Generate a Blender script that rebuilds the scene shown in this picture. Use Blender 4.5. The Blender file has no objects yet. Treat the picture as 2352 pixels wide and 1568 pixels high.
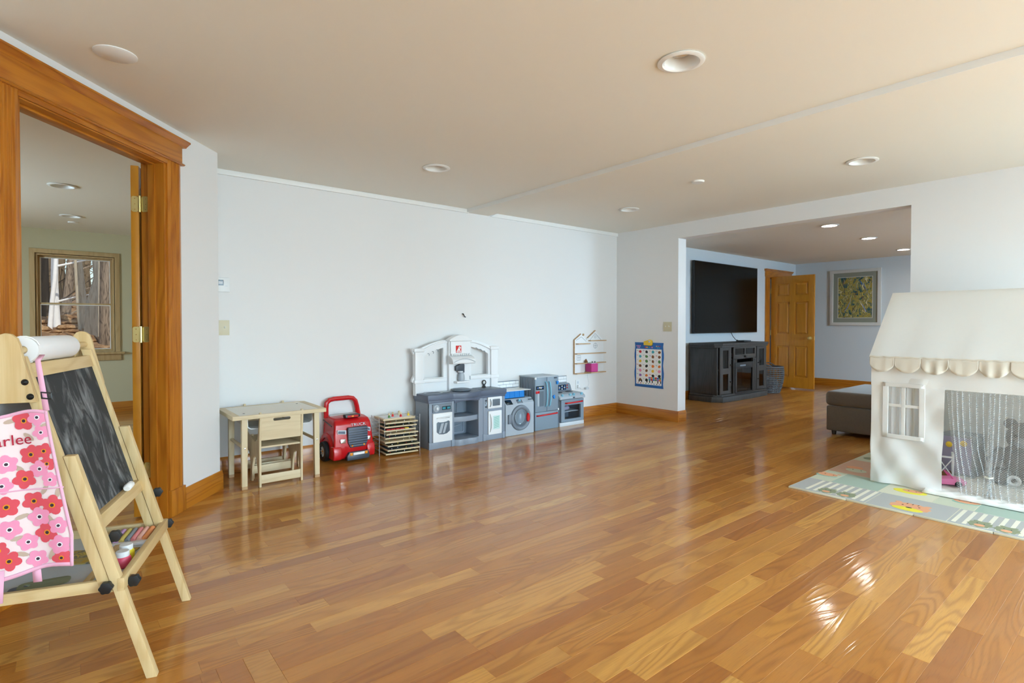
import bpy, bmesh, math, random
from mathutils import Vector, Matrix
from mathutils.geometry import tessellate_polygon

# ------------------------------------------------------------------ camera, world, lights, exposure
SC = bpy.context.scene
COL = SC.collection
R = math.radians
FPX, YAW, PITCH, CPY, CAMZ = 1243.07, R(39.148), R(-0.898), 764.99, 1.2
_cam = bpy.data.cameras.new('camera')
cam = bpy.data.objects.new('camera', _cam); COL.objects.link(cam)
cam.location = (0, 0, CAMZ)
cam.rotation_euler = (math.pi/2 + PITCH, 0, -YAW)
_cam.sensor_width = 36; _cam.sensor_fit = 'HORIZONTAL'
_cam.lens = FPX/2352*36
_cam.shift_y = -(784-CPY)/2352
_cam.clip_start = 0.05; _cam.clip_end = 200
SC.camera = cam

W = bpy.data.worlds.new('world'); SC.world = W; W.use_nodes = True
_nt = W.node_tree; _nt.nodes.clear()
_sky = _nt.nodes.new('ShaderNodeTexSky'); _sky.sky_type = 'NISHITA'
_sky.sun_elevation = R(48); _sky.sun_rotation = R(175); _sky.sun_disc = False
_bg = _nt.nodes.new('ShaderNodeBackground'); _bg.inputs['Strength'].default_value = 0.17
_wo = _nt.nodes.new('ShaderNodeOutputWorld')
_nt.links.new(_sky.outputs[0], _bg.inputs[0]); _nt.links.new(_bg.outputs[0], _wo.inputs[0])

def light(name, kind, loc, rot, energy, color=(1, 1, 1), size=None, size_y=None, angle=None):
    l = bpy.data.lights.new(name, kind); l.energy = energy; l.color = color
    if size: l.shape = 'RECTANGLE'; l.size = size; l.size_y = size_y or size
    if angle: l.angle = angle
    o = bpy.data.objects.new(name, l); COL.objects.link(o); o.location = loc; o.rotation_euler = rot
    return o
DAY = (0.60, 0.82, 1.0); FILL = (.80, .95, .96)
light('sun', 'SUN', (0, -6, 8), (R(42), 0, R(8)), 3.0, (1, .94, .85), angle=R(.6))
# daylight coming through the windows behind the camera and in the side rooms
light('daylight_patio_door', 'AREA', (3.3, -4.3, 2.55), (R(66), 0, 0), 960, DAY, 4.6, 2.6)
light('daylight_front_window', 'AREA', (-0.4, -4.1, 2.6), (R(66), 0, 0), 345, DAY, 2.6, 1.9)
light('daylight_study_window', 'AREA', (-3.6, 6.6, 2.0), (R(72), 0, R(-90)), 310, DAY, 2.2, 1.7)
light('daylight_den_window', 'AREA', (8.6, -2.2, 2.0), (R(72), 0, 0), 720, DAY, 2.4, 1.7)
# lamps added just outside the same windows to brighten the ceilings, as ground bounce
light('ceiling_fill_patio_door', 'AREA', (3.3, -2.95, .75), (R(104), 0, 0), 170, FILL, 3.2, 1.5)
light('ceiling_fill_front_window', 'AREA', (-0.4, -2.95, 1.1), (R(104), 0, 0), 66, FILL, 1.7, 1.2)
light('ceiling_fill_study_window', 'AREA', (-2.95, 6.6, 1.2), (R(104), 0, R(-90)), 60, FILL, 1.7, 1.2)
light('ceiling_fill_den_window', 'AREA', (8.6, -1.6, 1.2), (R(104), 0, 0), 8, FILL, 1.8, 1.1)
vs = SC.view_settings
vs.view_transform = 'Standard'; vs.look = 'None'; vs.gamma = 1; vs.use_curve_mapping = False
vs.exposure = 0.0
SC.cycles.use_denoising = True
SC.cycles.use_adaptive_sampling = True; SC.cycles.adaptive_threshold = .09; SC.cycles.adaptive_min_samples = 24; SC.cycles.use_light_tree = False
SC.cycles.max_bounces = 7; SC.cycles.diffuse_bounces = 4; SC.cycles.glossy_bounces = 3; SC.cycles.transparent_max_bounces = 10
SC.cycles.sample_clamp_indirect = 6; SC.cycles.caustics_reflective = False; SC.cycles.caustics_refractive = False

# ------------------------------------------------------------------ helpers
random.seed(11)
_fw = Vector((math.sin(YAW)*math.cos(PITCH), math.cos(YAW)*math.cos(PITCH), math.sin(PITCH)))
_rt = Vector((math.cos(YAW), -math.sin(YAW), 0)); _up = _rt.cross(_fw)
def project(P):
    d = Vector(P)-Vector((0, 0, CAMZ)); z = d.dot(_fw)
    if z < .05: return None
    return 1176+FPX*d.dot(_rt)/z, CPY-FPX*d.dot(_up)/z
def at_plane(x, y, axis, val):
    d = _fw + _rt*((x-1176)/FPX) - _up*((y-CPY)/FPX); o = Vector((0, 0, CAMZ))
    return o + d*((val-o[axis])/d[axis])

class MB:
    def __init__(s): s.v = []; s.f = []
    def add(s, vs, fs):
        b = len(s.v); s.v += [tuple(v) for v in vs]; s.f += [tuple(b+i for i in f) for f in fs]; return s
    def box(s, x0, y0, z0, x1, y1, z1, m=None):
        vs = [Vector(c) for c in ((x0,y0,z0),(x1,y0,z0),(x1,y1,z0),(x0,y1,z0),(x0,y0,z1),(x1,y0,z1),(x1,y1,z1),(x0,y1,z1))]
        if m: vs = [m @ v for v in vs]
        return s.add(vs, ((0,3,2,1),(4,5,6,7),(0,1,5,4),(1,2,6,5),(2,3,7,6),(3,0,4,7)))
    def bar(s, p0, p1, w, h, up=(0, 0, 1)):
        p0, p1 = Vector(p0), Vector(p1); d = (p1-p0); L = d.length; d.normalize()
        u = Vector(up); sx = d.cross(u)
        if sx.length < 1e-4: sx = d.cross(Vector((0, 1, 0)))
        sx.normalize(); u = sx.cross(d)
        vs = [q + sx*a*w/2 + u*b*h/2 for q in (p0, p1) for a, b in ((-1,-1),(1,-1),(1,1),(-1,1))]
        return s.add(vs, ((0,1,2,3),(7,6,5,4),(0,4,5,1),(1,5,6,2),(2,6,7,3),(3,7,4,0)))
    def plate(s, outer, holes, plane, d0, d1):
        # planar outline with holes, extruded along the third axis
        def P(a, b, d):
            return {'xz': (a, d, b), 'xy': (a, b, d), 'yz': (d, a, b)}[plane]
        loops = [list(outer)] + [list(h) for h in holes]
        pts = [q for l in loops for q in l]; n = len(pts)
        if holes: tris = tessellate_polygon([[Vector((a, b, 0)) for a, b in l] for l in loops])
        else: tris = [tuple(range(n))]
        area = sum(loops[0][i][0]*loops[0][(i+1)%len(loops[0])][1]-loops[0][(i+1)%len(loops[0])][0]*loops[0][i][1] for i in range(len(loops[0])))
        vs = [P(a, b, d0) for a, b in pts]+[P(a, b, d1) for a, b in pts]
        fs = [tuple(t) for t in tris] + [tuple(n+i for i in reversed(t)) for t in tris]
        k = 0
        for l in loops:
            for i in range(len(l)):
                a, b = k+i, k+(i+1) % len(l); fs.append((a, b, n+b, n+a))
            k += len(l)
        return s.add(vs, fs)
    def cyl(s, p0, p1, r0, r1=None, n=16, cap=True):
        r1 = r0 if r1 is None else r1
        p0, p1 = Vector(p0), Vector(p1); d = (p1-p0).normalized()
        a = d.orthogonal().normalized(); b = d.cross(a)
        vs = []
        for q, r in ((p0, r0), (p1, r1)):
            vs += [q+(a*math.cos(2*math.pi*i/n)+b*math.sin(2*math.pi*i/n))*r for i in range(n)]
        fs = [(i, (i+1) % n, n+(i+1) % n, n+i) for i in range(n)]
        if cap: fs += [tuple(reversed(range(n))), tuple(range(n, 2*n))]
        return s.add(vs, fs)
    def tube(s, pts, r, n=8, closed=False, flat=1.0):
        pts = [Vector(q) for q in pts]; m = len(pts); rings = []
        prev = None
        for i, q in enumerate(pts):
            if closed: d = pts[(i+1) % m]-pts[i-1]
            else: d = pts[min(i+1, m-1)]-pts[max(i-1, 0)]
            d.normalize()
            a = d.orthogonal().normalized() if prev is None else (prev - d*prev.dot(d)).normalized()
            prev = a; b = d.cross(a); rr = r[i] if isinstance(r, (list, tuple)) else r
            rings.append([q+(a*math.cos(2*math.pi*j/n)+b*math.sin(2*math.pi*j/n)*flat)*rr for j in range(n)])
        vs = [v for g in rings for v in g]; fs = []
        for i in range(m if closed else m-1):
            k = (i+1) % m
            for j in range(n): fs.append((i*n+j, i*n+(j+1) % n, k*n+(j+1) % n, k*n+j))
        if not closed: fs += [tuple(reversed(range(n))), tuple(range((m-1)*n, m*n))]
        return s.add(vs, fs)
    def lathe(s, prof, c=(0, 0, 0), n=24, axis='z', sx=1, sy=1):
        c = Vector(c); vs = []; fs = []
        for r, h in prof:
            for i in range(n):
                t = 2*math.pi*i/n; a, b = r*math.cos(t)*sx, r*math.sin(t)*sy
                vs.append(c+Vector({'z': (a, b, h), 'y': (a, -h, b), 'x': (h, a, b)}[axis]))
        for k in range(len(prof)-1):
            for i in range(n): fs.append((k*n+i, k*n+(i+1) % n, (k+1)*n+(i+1) % n, (k+1)*n+i))
        return s.add(vs, fs)
    def ball(s, c, r, n=12, sc=(1, 1, 1)):
        prof = [(max(r*math.sin(math.pi*i/n), 1e-5), -r*math.cos(math.pi*i/n)) for i in range(n+1)]
        b = len(s.v); s.lathe(prof, (0, 0, 0), n*2)
        for i in range(b, len(s.v)):
            v = s.v[i]; s.v[i] = (c[0]+v[0]*sc[0], c[1]+v[1]*sc[1], c[2]+v[2]*sc[2])
        return s
    def grid(s, fn, nu, nv):
        vs = [fn(i/nu, j/nv) for j in range(nv+1) for i in range(nu+1)]
        fs = [(j*(nu+1)+i, j*(nu+1)+i+1, (j+1)*(nu+1)+i+1, (j+1)*(nu+1)+i) for j in range(nv) for i in range(nu)]
        return s.add(vs, fs)
    def build(s, name, mat, parent=None, bevel=0, seg=2, loc=None, rot=None, angle=35, solid=0, sub=0):
        me = bpy.data.meshes.new(name); me.from_pydata(s.v, [], s.f); me.validate()
        bm = bmesh.new(); bm.from_mesh(me)
        bmesh.ops.remove_doubles(bm, verts=bm.verts, dist=1e-6)
        bmesh.ops.recalc_face_normals(bm, faces=bm.faces)
        if bevel:
            es = [e for e in bm.edges if len(e.link_faces) == 2 and e.calc_face_angle(0) > R(30)]
            bmesh.ops.bevel(bm, geom=es, offset=bevel, segments=seg, affect='EDGES', profile=.6, clamp_overlap=True)
        bm.to_mesh(me); bm.free()
        for p in me.polygons: p.use_smooth = True
        me.set_sharp_from_angle(angle=R(angle))
        me.materials.append(MATS[mat] if isinstance(mat, str) else mat)
        o = bpy.data.objects.new(name, me); COL.objects.link(o)
        if parent: o.parent = parent
        if loc: o.location = loc
        if rot: o.rotation_euler = rot
        if solid:
            m = o.modifiers.new('solid', 'SOLIDIFY'); m.thickness = solid; m.offset = 0
        if sub:
            m = o.modifiers.new('sub', 'SUBSURF'); m.levels = sub; m.render_levels = sub
        return o

def tag(o, label=None, cat=None, group=None, kind=None):
    for k, v in (('label', label), ('category', cat), ('group', group), ('kind', kind)):
        if v: o[k] = v
    return o
def thing(name, label, cat, loc=(0, 0, 0), rz=0, group=None, kind=None):
    o = bpy.data.objects.new(name, None); COL.objects.link(o); o.empty_display_size = .1
    o.location = loc; o.rotation_euler = (0, 0, rz)
    return tag(o, label, cat, group, kind)
def struct(name, mb, mat, parent=None, label=None, **kw):
    o = mb.build(name, mat, parent, **kw)
    if not parent: o['kind'] = 'structure'
    if label: o['label'] = label
    return o
def box(*a): return MB().box(*a)
def circ(cx, cy, r, n=24, ry=None, a0=0):
    return [(cx+r*math.cos(a0+2*math.pi*i/n), cy+(ry or r)*math.sin(a0+2*math.pi*i/n)) for i in range(n)]
def rrect(x0, y0, x1, y1, r, n=4):
    out = []
    for cx, cy, a in ((x1-r, y1-r, 0), (x0+r, y1-r, 90), (x0+r, y0+r, 180), (x1-r, y0+r, 270)):
        out += [(cx+r*math.cos(R(a+90*i/n)), cy+r*math.sin(R(a+90*i/n))) for i in range(n+1)]
    return out
def text_mesh(name, txt, size, mat, parent, loc, rot, ext=.0004, align='CENTER', sx=1.0):
    c = bpy.data.curves.new(name, 'FONT'); c.body = txt; c.size = size; c.extrude = ext; c.align_x = align; c.align_y = 'CENTER'
    c.resolution_u = 3
    t = bpy.data.objects.new(name, c); COL.objects.link(t)
    bpy.context.view_layer.update()
    me = bpy.data.meshes.new_from_object(t.evaluated_get(bpy.context.evaluated_depsgraph_get()))
    bpy.data.objects.remove(t); bpy.data.curves.remove(c)
    me.materials.clear(); me.materials.append(MATS[mat])
    o = bpy.data.objects.new(name, me); COL.objects.link(o); o.parent = parent; o.location = loc; o.rotation_euler = rot
    o.scale = (sx, 1, 1)
    return o
def copy_tree(o, parent=None):
    c = o.copy(); COL.objects.link(c); c.parent = parent
    for ch in list(o.children): copy_tree(ch, c)
    return c

# ------------------------------------------------------------------ materials
MATS = {}
def lin(c):
    return tuple(((v/255)/12.92 if v/255 <= .04045 else ((v/255+.055)/1.055)**2.4) for v in c) + (1,)
class NT:
    def __init__(s, name):
        m = bpy.data.materials.new(name); m.use_nodes = True; MATS[name] = m
        s.m = m; s.t = m.node_tree; s.b = s.t.nodes['Principled BSDF']; s.out = s.t.nodes['Material Output']
    def n(s, kind, **kw):
        nd = s.t.nodes.new('ShaderNode'+kind)
        for k, v in kw.items():
            if k in nd.bl_rna.properties: setattr(nd, k, v)
            else: nd.inputs[k.replace('_', ' ')].default_value = v
        return nd
    def l(s, a, b): s.t.links.new(a, b)
    def math(s, op, a, b=None, c=None):
        nd = s.t.nodes.new('ShaderNodeMath'); nd.operation = op
        for i, v in enumerate((a, b, c)):
            if v is None: continue
            if isinstance(v, (int, float)): nd.inputs[i].default_value = v
            else: s.l(v, nd.inputs[i])
        return nd.outputs[0]
    def vmath(s, op, a, b):
        nd = s.t.nodes.new('ShaderNodeVectorMath'); nd.operation = op
        for i, v in enumerate((a, b)):
            if isinstance(v, (tuple, list)): nd.inputs[i].default_value = v
            else: s.l(v, nd.inputs[i])
        return nd.outputs[0]
    def ramp(s, fac, stops, interp='LINEAR'):
        nd = s.t.nodes.new('ShaderNodeValToRGB'); cr = nd.color_ramp; cr.interpolation = interp
        while len(cr.elements) < len(stops): cr.elements.new(.5)
        for e, (p, c) in zip(cr.elements, stops): e.position = p; e.color = c
        s.l(fac, nd.inputs[0]); return nd.outputs[0]
    def mix(s, fac, a, b, mode='MIX'):
        nd = s.t.nodes.new('ShaderNodeMix'); nd.data_type = 'RGBA'; nd.blend_type = mode
        for i, v in ((0, fac), (6, a), (7, b)):
            if isinstance(v, (int, float, tuple)): nd.inputs[i].default_value = v
            else: s.l(v, nd.inputs[i])
        return nd.outputs[2]
    def noise(s, vec, scale, detail=2, rough=.5, dist=0):
        nd = s.n('TexNoise'); nd.inputs['Scale'].default_value = scale; nd.inputs['Detail'].default_value = detail
        nd.inputs['Roughness'].default_value = rough; nd.inputs['Distortion'].default_value = dist
        if vec: s.l(vec, nd.inputs['Vector'])
        return nd.outputs['Fac']
    def bump(s, h, strength, dist=.002):
        nd = s.n('Bump'); nd.inputs['Strength'].default_value = strength; nd.inputs['Distance'].default_value = dist
        s.l(h, nd.inputs['Height']); s.l(nd.outputs[0], s.b.inputs['Normal'])
    def obj(s): return s.n('TexCoord').outputs['Object']
def M(name, c, rough=.5, metal=0, spec=.5, coat=0, var=None, bump=None, emit=None, sheen=0):
    t = NT(name); b = t.b; col = lin(c)
    b.inputs['Base Color'].default_value = col; b.inputs['Roughness'].default_value = rough
    b.inputs['Metallic'].default_value = metal; b.inputs['Specular IOR Level'].default_value = spec
    b.inputs['Coat Weight'].default_value = coat; b.inputs['Coat Roughness'].default_value = .08
    if sheen: b.inputs['Sheen Weight'].default_value = sheen
    if var:
        f = t.noise(t.obj(), var[0], 3)
        k = var[1]
        t.l(t.mix(f, tuple(x*(1-k) for x in col[:3])+(1,), tuple(min(1, x*(1+k)) for x in col[:3])+(1,)), b.inputs['Base Color'])
    if bump: t.bump(t.noise(t.obj(), bump[0], 3), bump[1])
    if emit: b.inputs['Emission Color'].default_value = lin(emit[0]); b.inputs['Emission Strength'].default_value = emit[1]
    return t
def wood(name, light_c, dark_c, axis='x', rough=.4, scale=1.0, rings=55, spec=.5, coat=0, contrast=.6, bump=.12):
    t = NT(name); b = t.b
    rnd = t.n('ObjectInfo').outputs['Random']
    v = t.vmath('ADD', t.obj(), t.vmath('MULTIPLY', t.n('CombineXYZ').outputs[0], (0, 0, 0)))
    comb = t.t.nodes.new('ShaderNodeCombineXYZ')
    for i, k in enumerate((17.3, 9.1, 23.7)): t.l(t.math('MULTIPLY', rnd, k), comb.inputs[i])
    v = t.vmath('ADD', t.obj(), comb.outputs[0])
    st = {'x': (1.0, 9, 9), 'y': (9, 1.0, 9), 'z': (9, 9, 1.0)}[axis]
    sv = t.vmath('MULTIPLY', v, tuple(q*scale for q in st))
    n1 = t.noise(sv, .75, 2, .45, .3)
    ring = t.math('MULTIPLY_ADD', t.math('SINE', t.math('MULTIPLY', n1, rings)), .5, .5)
    fine = t.noise(t.vmath('MULTIPLY', v, tuple(q*scale*(5 if q == 1.0 else 22) for q in st)), 1.0, 3, .6)
    f = t.math('ADD', t.math('MULTIPLY', t.math('POWER', ring, 2.0), contrast*.55), t.math('MULTIPLY', fine, contrast*.75))
    big = t.noise(sv, .35, 1)
    f = t.math('ADD', f, t.math('MULTIPLY', t.math('SUBTRACT', big, .5), .5))
    t.l(t.mix(f, lin(light_c), lin(dark_c)), b.inputs['Base Color'])
    b.inputs['Roughness'].default_value = rough; b.inputs['Specular IOR Level'].default_value = spec
    b.inputs['Coat Weight'].default_value = coat; b.inputs['Coat Roughness'].default_value = .15
    if bump: t.bump(f, bump, .001)
    return t
# painted surfaces
M('wall_paint', (232, 231, 230), .62, spec=.3)
M('sage_paint', (202, 195, 164), .65, spec=.3)
M('den_paint', (213, 221, 226), .62, spec=.3)
M('ceiling_paint', (240, 237, 228), .8, spec=.2)
M('trim_paint', (240, 240, 238), .45)
M('subfloor', (70, 50, 35), .9)
# honey coloured softwood trim
for ax in 'xyz':
    wood('honey_'+ax, (200, 128, 36), (152, 80, 14), ax, .35, 1.0, 60, coat=.25, contrast=.75, bump=.08)
    wood('birch_'+ax, (226, 208, 172), (203, 180, 138), ax, .5, 1.6, 40, contrast=.6, bump=.05)
    wood('pine_'+ax, (226, 201, 152), (198, 162, 104), ax, .5, 1.5, 45, contrast=.65, bump=.06)
wood('oak_door', (204, 140, 40), (170, 104, 24), 'z', .35, 1.0, 50, coat=.3, contrast=.45, bump=.04)
wood('ply_edge', (196, 160, 118), (160, 122, 82), 'x', .55, 2, 40)
wood('shelf_wood', (206, 172, 132), (184, 146, 104), 'x', .5, 1.5, 40)
wood('charcoal_wood', (74, 72, 70), (44, 43, 43), 'z', .45, 1.0, 50, bump=.15)
wood('bark', (178, 158, 136), (92, 80, 68), 'z', .9, 3.5, 30, contrast=1.0, bump=.9)
wood('bark_pale', (206, 194, 172), (150, 136, 114), 'z', .9, 3, 20, contrast=.7, bump=.4)
wood('bark_dark', (96, 84, 70), (44, 38, 32), 'z', .95, 1.2, 20, bump=.5)
M('birch_bark', (240, 238, 234), .7, var=(14, .12), bump=(40, .3))
# floor boards: colour by board, cathedral grain and gloss
def floor_mat():
    t = NT('oak_boards'); b = t.b
    rnd = t.math('FRACT', t.math('ADD', t.n('ObjectInfo').outputs['Random'], t.n('Attribute', attribute_name='rnd').outputs['Fac']))
    rnd2 = t.math('FRACT', t.math('MULTIPLY', rnd, 57.31))
    pos = t.n('NewGeometry').outputs['Position']
    cb = t.t.nodes.new('ShaderNodeCombineXYZ')
    t.l(t.math('MULTIPLY', rnd, 61.7), cb.inputs[0]); t.l(t.math('MULTIPLY', rnd2, 33.3), cb.inputs[1]); t.l(t.math('MULTIPLY', rnd2, 9.9), cb.inputs[2])
    v = t.vmath('ADD', pos, cb.outputs[0])
    n1 = t.noise(t.vmath('MULTIPLY', v, (1.5, 10.5, 1)), .62, 1.5, .4, .35)
    ring = t.math('MULTIPLY_ADD', t.math('SINE', t.math('MULTIPLY', n1, 88)), .5, .5)
    ring = t.math('POWER', ring, 2.2)
    fine = t.noise(t.vmath('MULTIPLY', v, (5, 170, 1)), 1.0, 3, .6)
    pores = t.ramp(t.noise(t.vmath('MULTIPLY', v, (16, 420, 1)), 1.0, 2), [(.56, (0, 0, 0, 1)), (.72, (1, 1, 1, 1))])
    base = t.ramp(rnd, [(0, lin((166, 102, 40))), (.16, lin((205, 142, 62))), (.34, lin((184, 118, 47))), (.52, lin((222, 163, 78))),
                        (.68, lin((198, 134, 57))), (.86, lin((174, 108, 45))), (1, lin((226, 172, 88)))])
    c = t.mix(t.math('MULTIPLY', ring, t.math('MULTIPLY_ADD', rnd2, .38, .12)), base, lin((136, 78, 28)))
    c = t.mix(t.math('MULTIPLY', fine, .42), c, lin((164, 98, 40)))
    c = t.mix(t.math('MULTIPLY', pores, .22), c, lin((100, 60, 30)))
    t.l(c, b.inputs['Base Color'])
    b.inputs['Roughness'].default_value = .34; b.inputs['Specular IOR Level'].default_value = .18
    b.inputs['Coat Weight'].default_value = .75; b.inputs['Coat Roughness'].default_value = .09; b.inputs['Coat IOR'].default_value = 1.5
    hgt = t.math('ADD', t.math('MULTIPLY', ring, .8), t.math('MULTIPLY', fine, .5))
    bp = t.n('Bump'); bp.inputs['Strength'].default_value = .2; bp.inputs['Distance'].default_value = .0012
    t.l(hgt, bp.inputs['Height']); t.l(bp.outputs[0], b.inputs['Normal']); t.l(bp.outputs[0], b.inputs['Coat Normal'])
floor_mat()
# glass that lets light through: transparent with a thin reflection
def glass_mat(name, tint=(1, 1, 1), refl=1.0):
    t = NT(name); t.t.nodes.remove(t.b)
    tr = t.n('BsdfTransparent'); tr.inputs[0].default_value = tint+(1,)
    gl = t.n('BsdfGlossy'); gl.inputs['Roughness'].default_value = .02
    fr = t.n('Fresnel'); fr.inputs[0].default_value = 1.45
    mx = t.n('MixShader'); t.l(t.math('MULTIPLY', t.math('MULTIPLY', fr.outputs[0], refl), t.math('SUBTRACT', 1.0, t.n('NewGeometry').outputs['Backfacing'])), mx.inputs[0]); t.l(tr.outputs[0], mx.inputs[1]); t.l(gl.outputs[0], mx.inputs[2])
    t.l(mx.outputs[0], t.out.inputs[0])
glass_mat('window_glass', (.93, .94, .93), .07); glass_mat('clear_glass', (.93, .96, .98)); glass_mat('smoke_glass', (.45, .47, .49))
glass_mat('drum_glass', (.62, .68, .74))
def sheer_mat(name, base, dots):
    t = NT(name); t.t.nodes.remove(t.b)
    tr = t.n('BsdfTransparent'); di = t.n('BsdfDiffuse'); di.inputs[0].default_value = (.86, .86, .86, 1)
    tl = t.n('BsdfTranslucent'); tl.inputs[0].default_value = (.8, .8, .8, 1)
    ad = t.n('MixShader'); ad.inputs[0].default_value = .35; t.l(di.outputs[0], ad.inputs[1]); t.l(tl.outputs[0], ad.inputs[2])
    mx = t.n('MixShader'); t.l(tr.outputs[0], mx.inputs[1]); t.l(ad.outputs[0], mx.inputs[2])
    if dots:
        uv = t.n('TexCoord').outputs['Object']; sp = t.n('SeparateXYZ'); t.l(uv, sp.inputs[0])
        a = t.math('ADD', t.math('MULTIPLY', sp.outputs[1], 66), t.math('MULTIPLY', sp.outputs[2], 66))
        c = t.math('SUBTRACT', t.math('MULTIPLY', sp.outputs[1], 66), t.math('MULTIPLY', sp.outputs[2], 66))
        da = t.math('SUBTRACT', t.math('FRACT', a), .5); dc = t.math('SUBTRACT', t.math('FRACT', c), .5)
        rr = t.math('ADD', t.math('MULTIPLY', da, da), t.math('MULTIPLY', dc, dc))
        t.l(t.math('MULTIPLY_ADD', t.math('LESS_THAN', rr, .045), .45, base), mx.inputs[0])
    else: mx.inputs[0].default_value = base
    t.l(mx.outputs[0], t.out.inputs[0])
sheer_mat('dotted_sheer', .24, True); sheer_mat('plain_sheer', .45, False)
def cloth_mat(name, c, transl=.3):
    t = NT(name); b = t.b; b.inputs['Base Color'].default_value = lin(c); b.inputs['Roughness'].default_value = .95; b.inputs['Specular IOR Level'].default_value = .1
    t.bump(t.noise(t.obj(), 14, 4), .25, .01)
    tl = t.n('BsdfTranslucent'); tl.inputs[0].default_value = lin(c)
    mx = t.n('MixShader'); mx.inputs[0].default_value = transl; t.l(b.outputs[0], mx.inputs[1]); t.l(tl.outputs[0], mx.inputs[2]); t.l(mx.outputs[0], t.out.inputs[0])
cloth_mat('canvas', (247, 245, 241), .38); cloth_mat('cream_canvas', (238, 231, 217), .3)
# plain colours: name: rgb, roughness
for nm, c, r in (
    ('plastic_white', (236, 238, 240), .35), ('plastic_warm_white', (228, 230, 230), .4), ('plastic_grey', (142, 152, 166), .42), ('plastic_mid_grey', (120, 130, 142), .42),
    ('plastic_slate', (92, 102, 122), .42), ('plastic_dark', (62, 70, 80), .4), ('plastic_steel', (128, 144, 158), .38), ('plastic_silver', (172, 182, 192), .38), ('plastic_dark_steel', (96, 108, 120), .4),
    ('plastic_black', (28, 30, 32), .4), ('plastic_red', (196, 18, 26), .25), ('plastic_blue', (18, 128, 212), .35), ('plastic_pale_blue', (132, 190, 212), .35),
    ('plastic_pale_grey', (204, 210, 216), .4), ('amber', (240, 150, 20), .3), ('magenta', (196, 48, 132), .55), ('pink', (236, 130, 182), .4), ('hot_pink', (222, 82, 150), .4),
    ('rubber', (24, 24, 26), .6), ('print_black', (26, 26, 28), .6), ('print_white', (242, 242, 240), .6), ('print_red', (206, 42, 44), .6), ('print_orange', (230, 128, 50), .6),
    ('print_yellow', (240, 200, 60), .6), ('print_green', (90, 140, 80), .6), ('print_teal', (70, 170, 190), .6), ('print_blue', (64, 110, 190), .6), ('print_purple', (150, 110, 190), .6),
    ('print_brown', (130, 82, 48), .6), ('print_pink', (236, 150, 180), .6), ('chart_blue', (38, 104, 180), .5), ('lcd', (30, 40, 46), .2), ('lcd_teal', (60, 150, 170), .3),
    ('plate_almond', (206, 196, 164), .4), ('paper_white', (240, 240, 242), .8), ('paper_pale', (250, 250, 250), .8), ('paint_pink', (222, 80, 108), .35), ('paint_yellow', (228, 206, 50), .35),
    ('mat_grey', (178, 178, 174), .7), ('mat_cream', (216, 212, 188), .7), ('mat_teal', (168, 186, 170), .7), ('mat_salmon', (206, 166, 142), .7), ('mat_pale_green', (200, 204, 180), .7),
    ('mat_stripe', (232, 226, 206), .7), ('mat_animal', (230, 164, 124), .7), ('mat_animal_green', (142, 148, 118), .7), ('mat_sage', (150, 186, 168), .7), ('mat_yellow', (236, 220, 60), .7), ('mat_side', (110, 116, 118), .8),
    ('apron_pink', (240, 180, 206), .9), ('flower_red', (222, 82, 94), .9), ('flower_pink', (240, 150, 184), .9), ('flower_dark', (60, 44, 60), .9), ('flower_white', (246, 236, 240), .9), ('leaf_taupe', (196, 172, 154), .9), ('text_red', (176, 34, 60), .9),
    ('art_mat', (142, 146, 134), .85), ('art_frame', (214, 214, 210), .5), ('tv_black', (3, 4, 4), .18), ('tv_frame', (12, 12, 13), .3), ('soft_grey', (152, 156, 160), .9), ('quilt_purple', (168, 160, 184), .9), ('grey_plush', (124, 122, 122), .95), ('fluffy', (238, 234, 228), .95),
    ('chalk_lilac', (206, 160, 206), .9), ('chalk_ochre', (206, 184, 98), .9), ('chalk_grey', (136, 140, 146), .9), ('chalk_rose', (224, 138, 138), .9), ('chalk_peach', (232, 178, 160), .9), ('chalk_orange', (230, 148, 92), .9)):
    M(nm, c, r)
MATS['tv_black'].node_tree.nodes['Principled BSDF'].inputs['Specular IOR Level'].default_value = .2
M('brass', (226, 208, 140), .34, .75); M('chrome', (210, 214, 218), .25, 1); M('dark_metal', (50, 48, 46), .45, .8); M('wire', (186, 188, 190), .35, .7)
M('taupe_fabric', (108, 98, 88), .95, var=(60, .12), bump=(300, .3), sheen=.3)
M('led', (255, 255, 255), .5, emit=((255, 250, 242), 120)); M('lens_off', (222, 214, 200), .6)
M('apron_cloth', (244, 222, 222), .92, var=(8, .05)); M('basket_fibre', (92, 92, 94), .85, var=(30, .2)); M('firebox', (70, 62, 54), .8, var=(6, .5))
def special(name, fn):
    t = NT(name); fn(t)
def _chalk(t):
    v = t.obj(); n = t.noise(t.vmath('MULTIPLY', v, (9, 17, 5)), 1, 5, .65, 1.2); m = t.noise(v, 4, 3)
    f = t.ramp(t.math('MULTIPLY', n, t.math('ADD', m, .45)), [(.46, (0, 0, 0, 1)), (.85, (1, 1, 1, 1))])
    t.l(t.mix(f, lin((50, 52, 54)), lin((168, 170, 172))), t.b.inputs['Base Color']); t.b.inputs['Roughness'].default_value = .85
special('chalkboard', _chalk)
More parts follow.
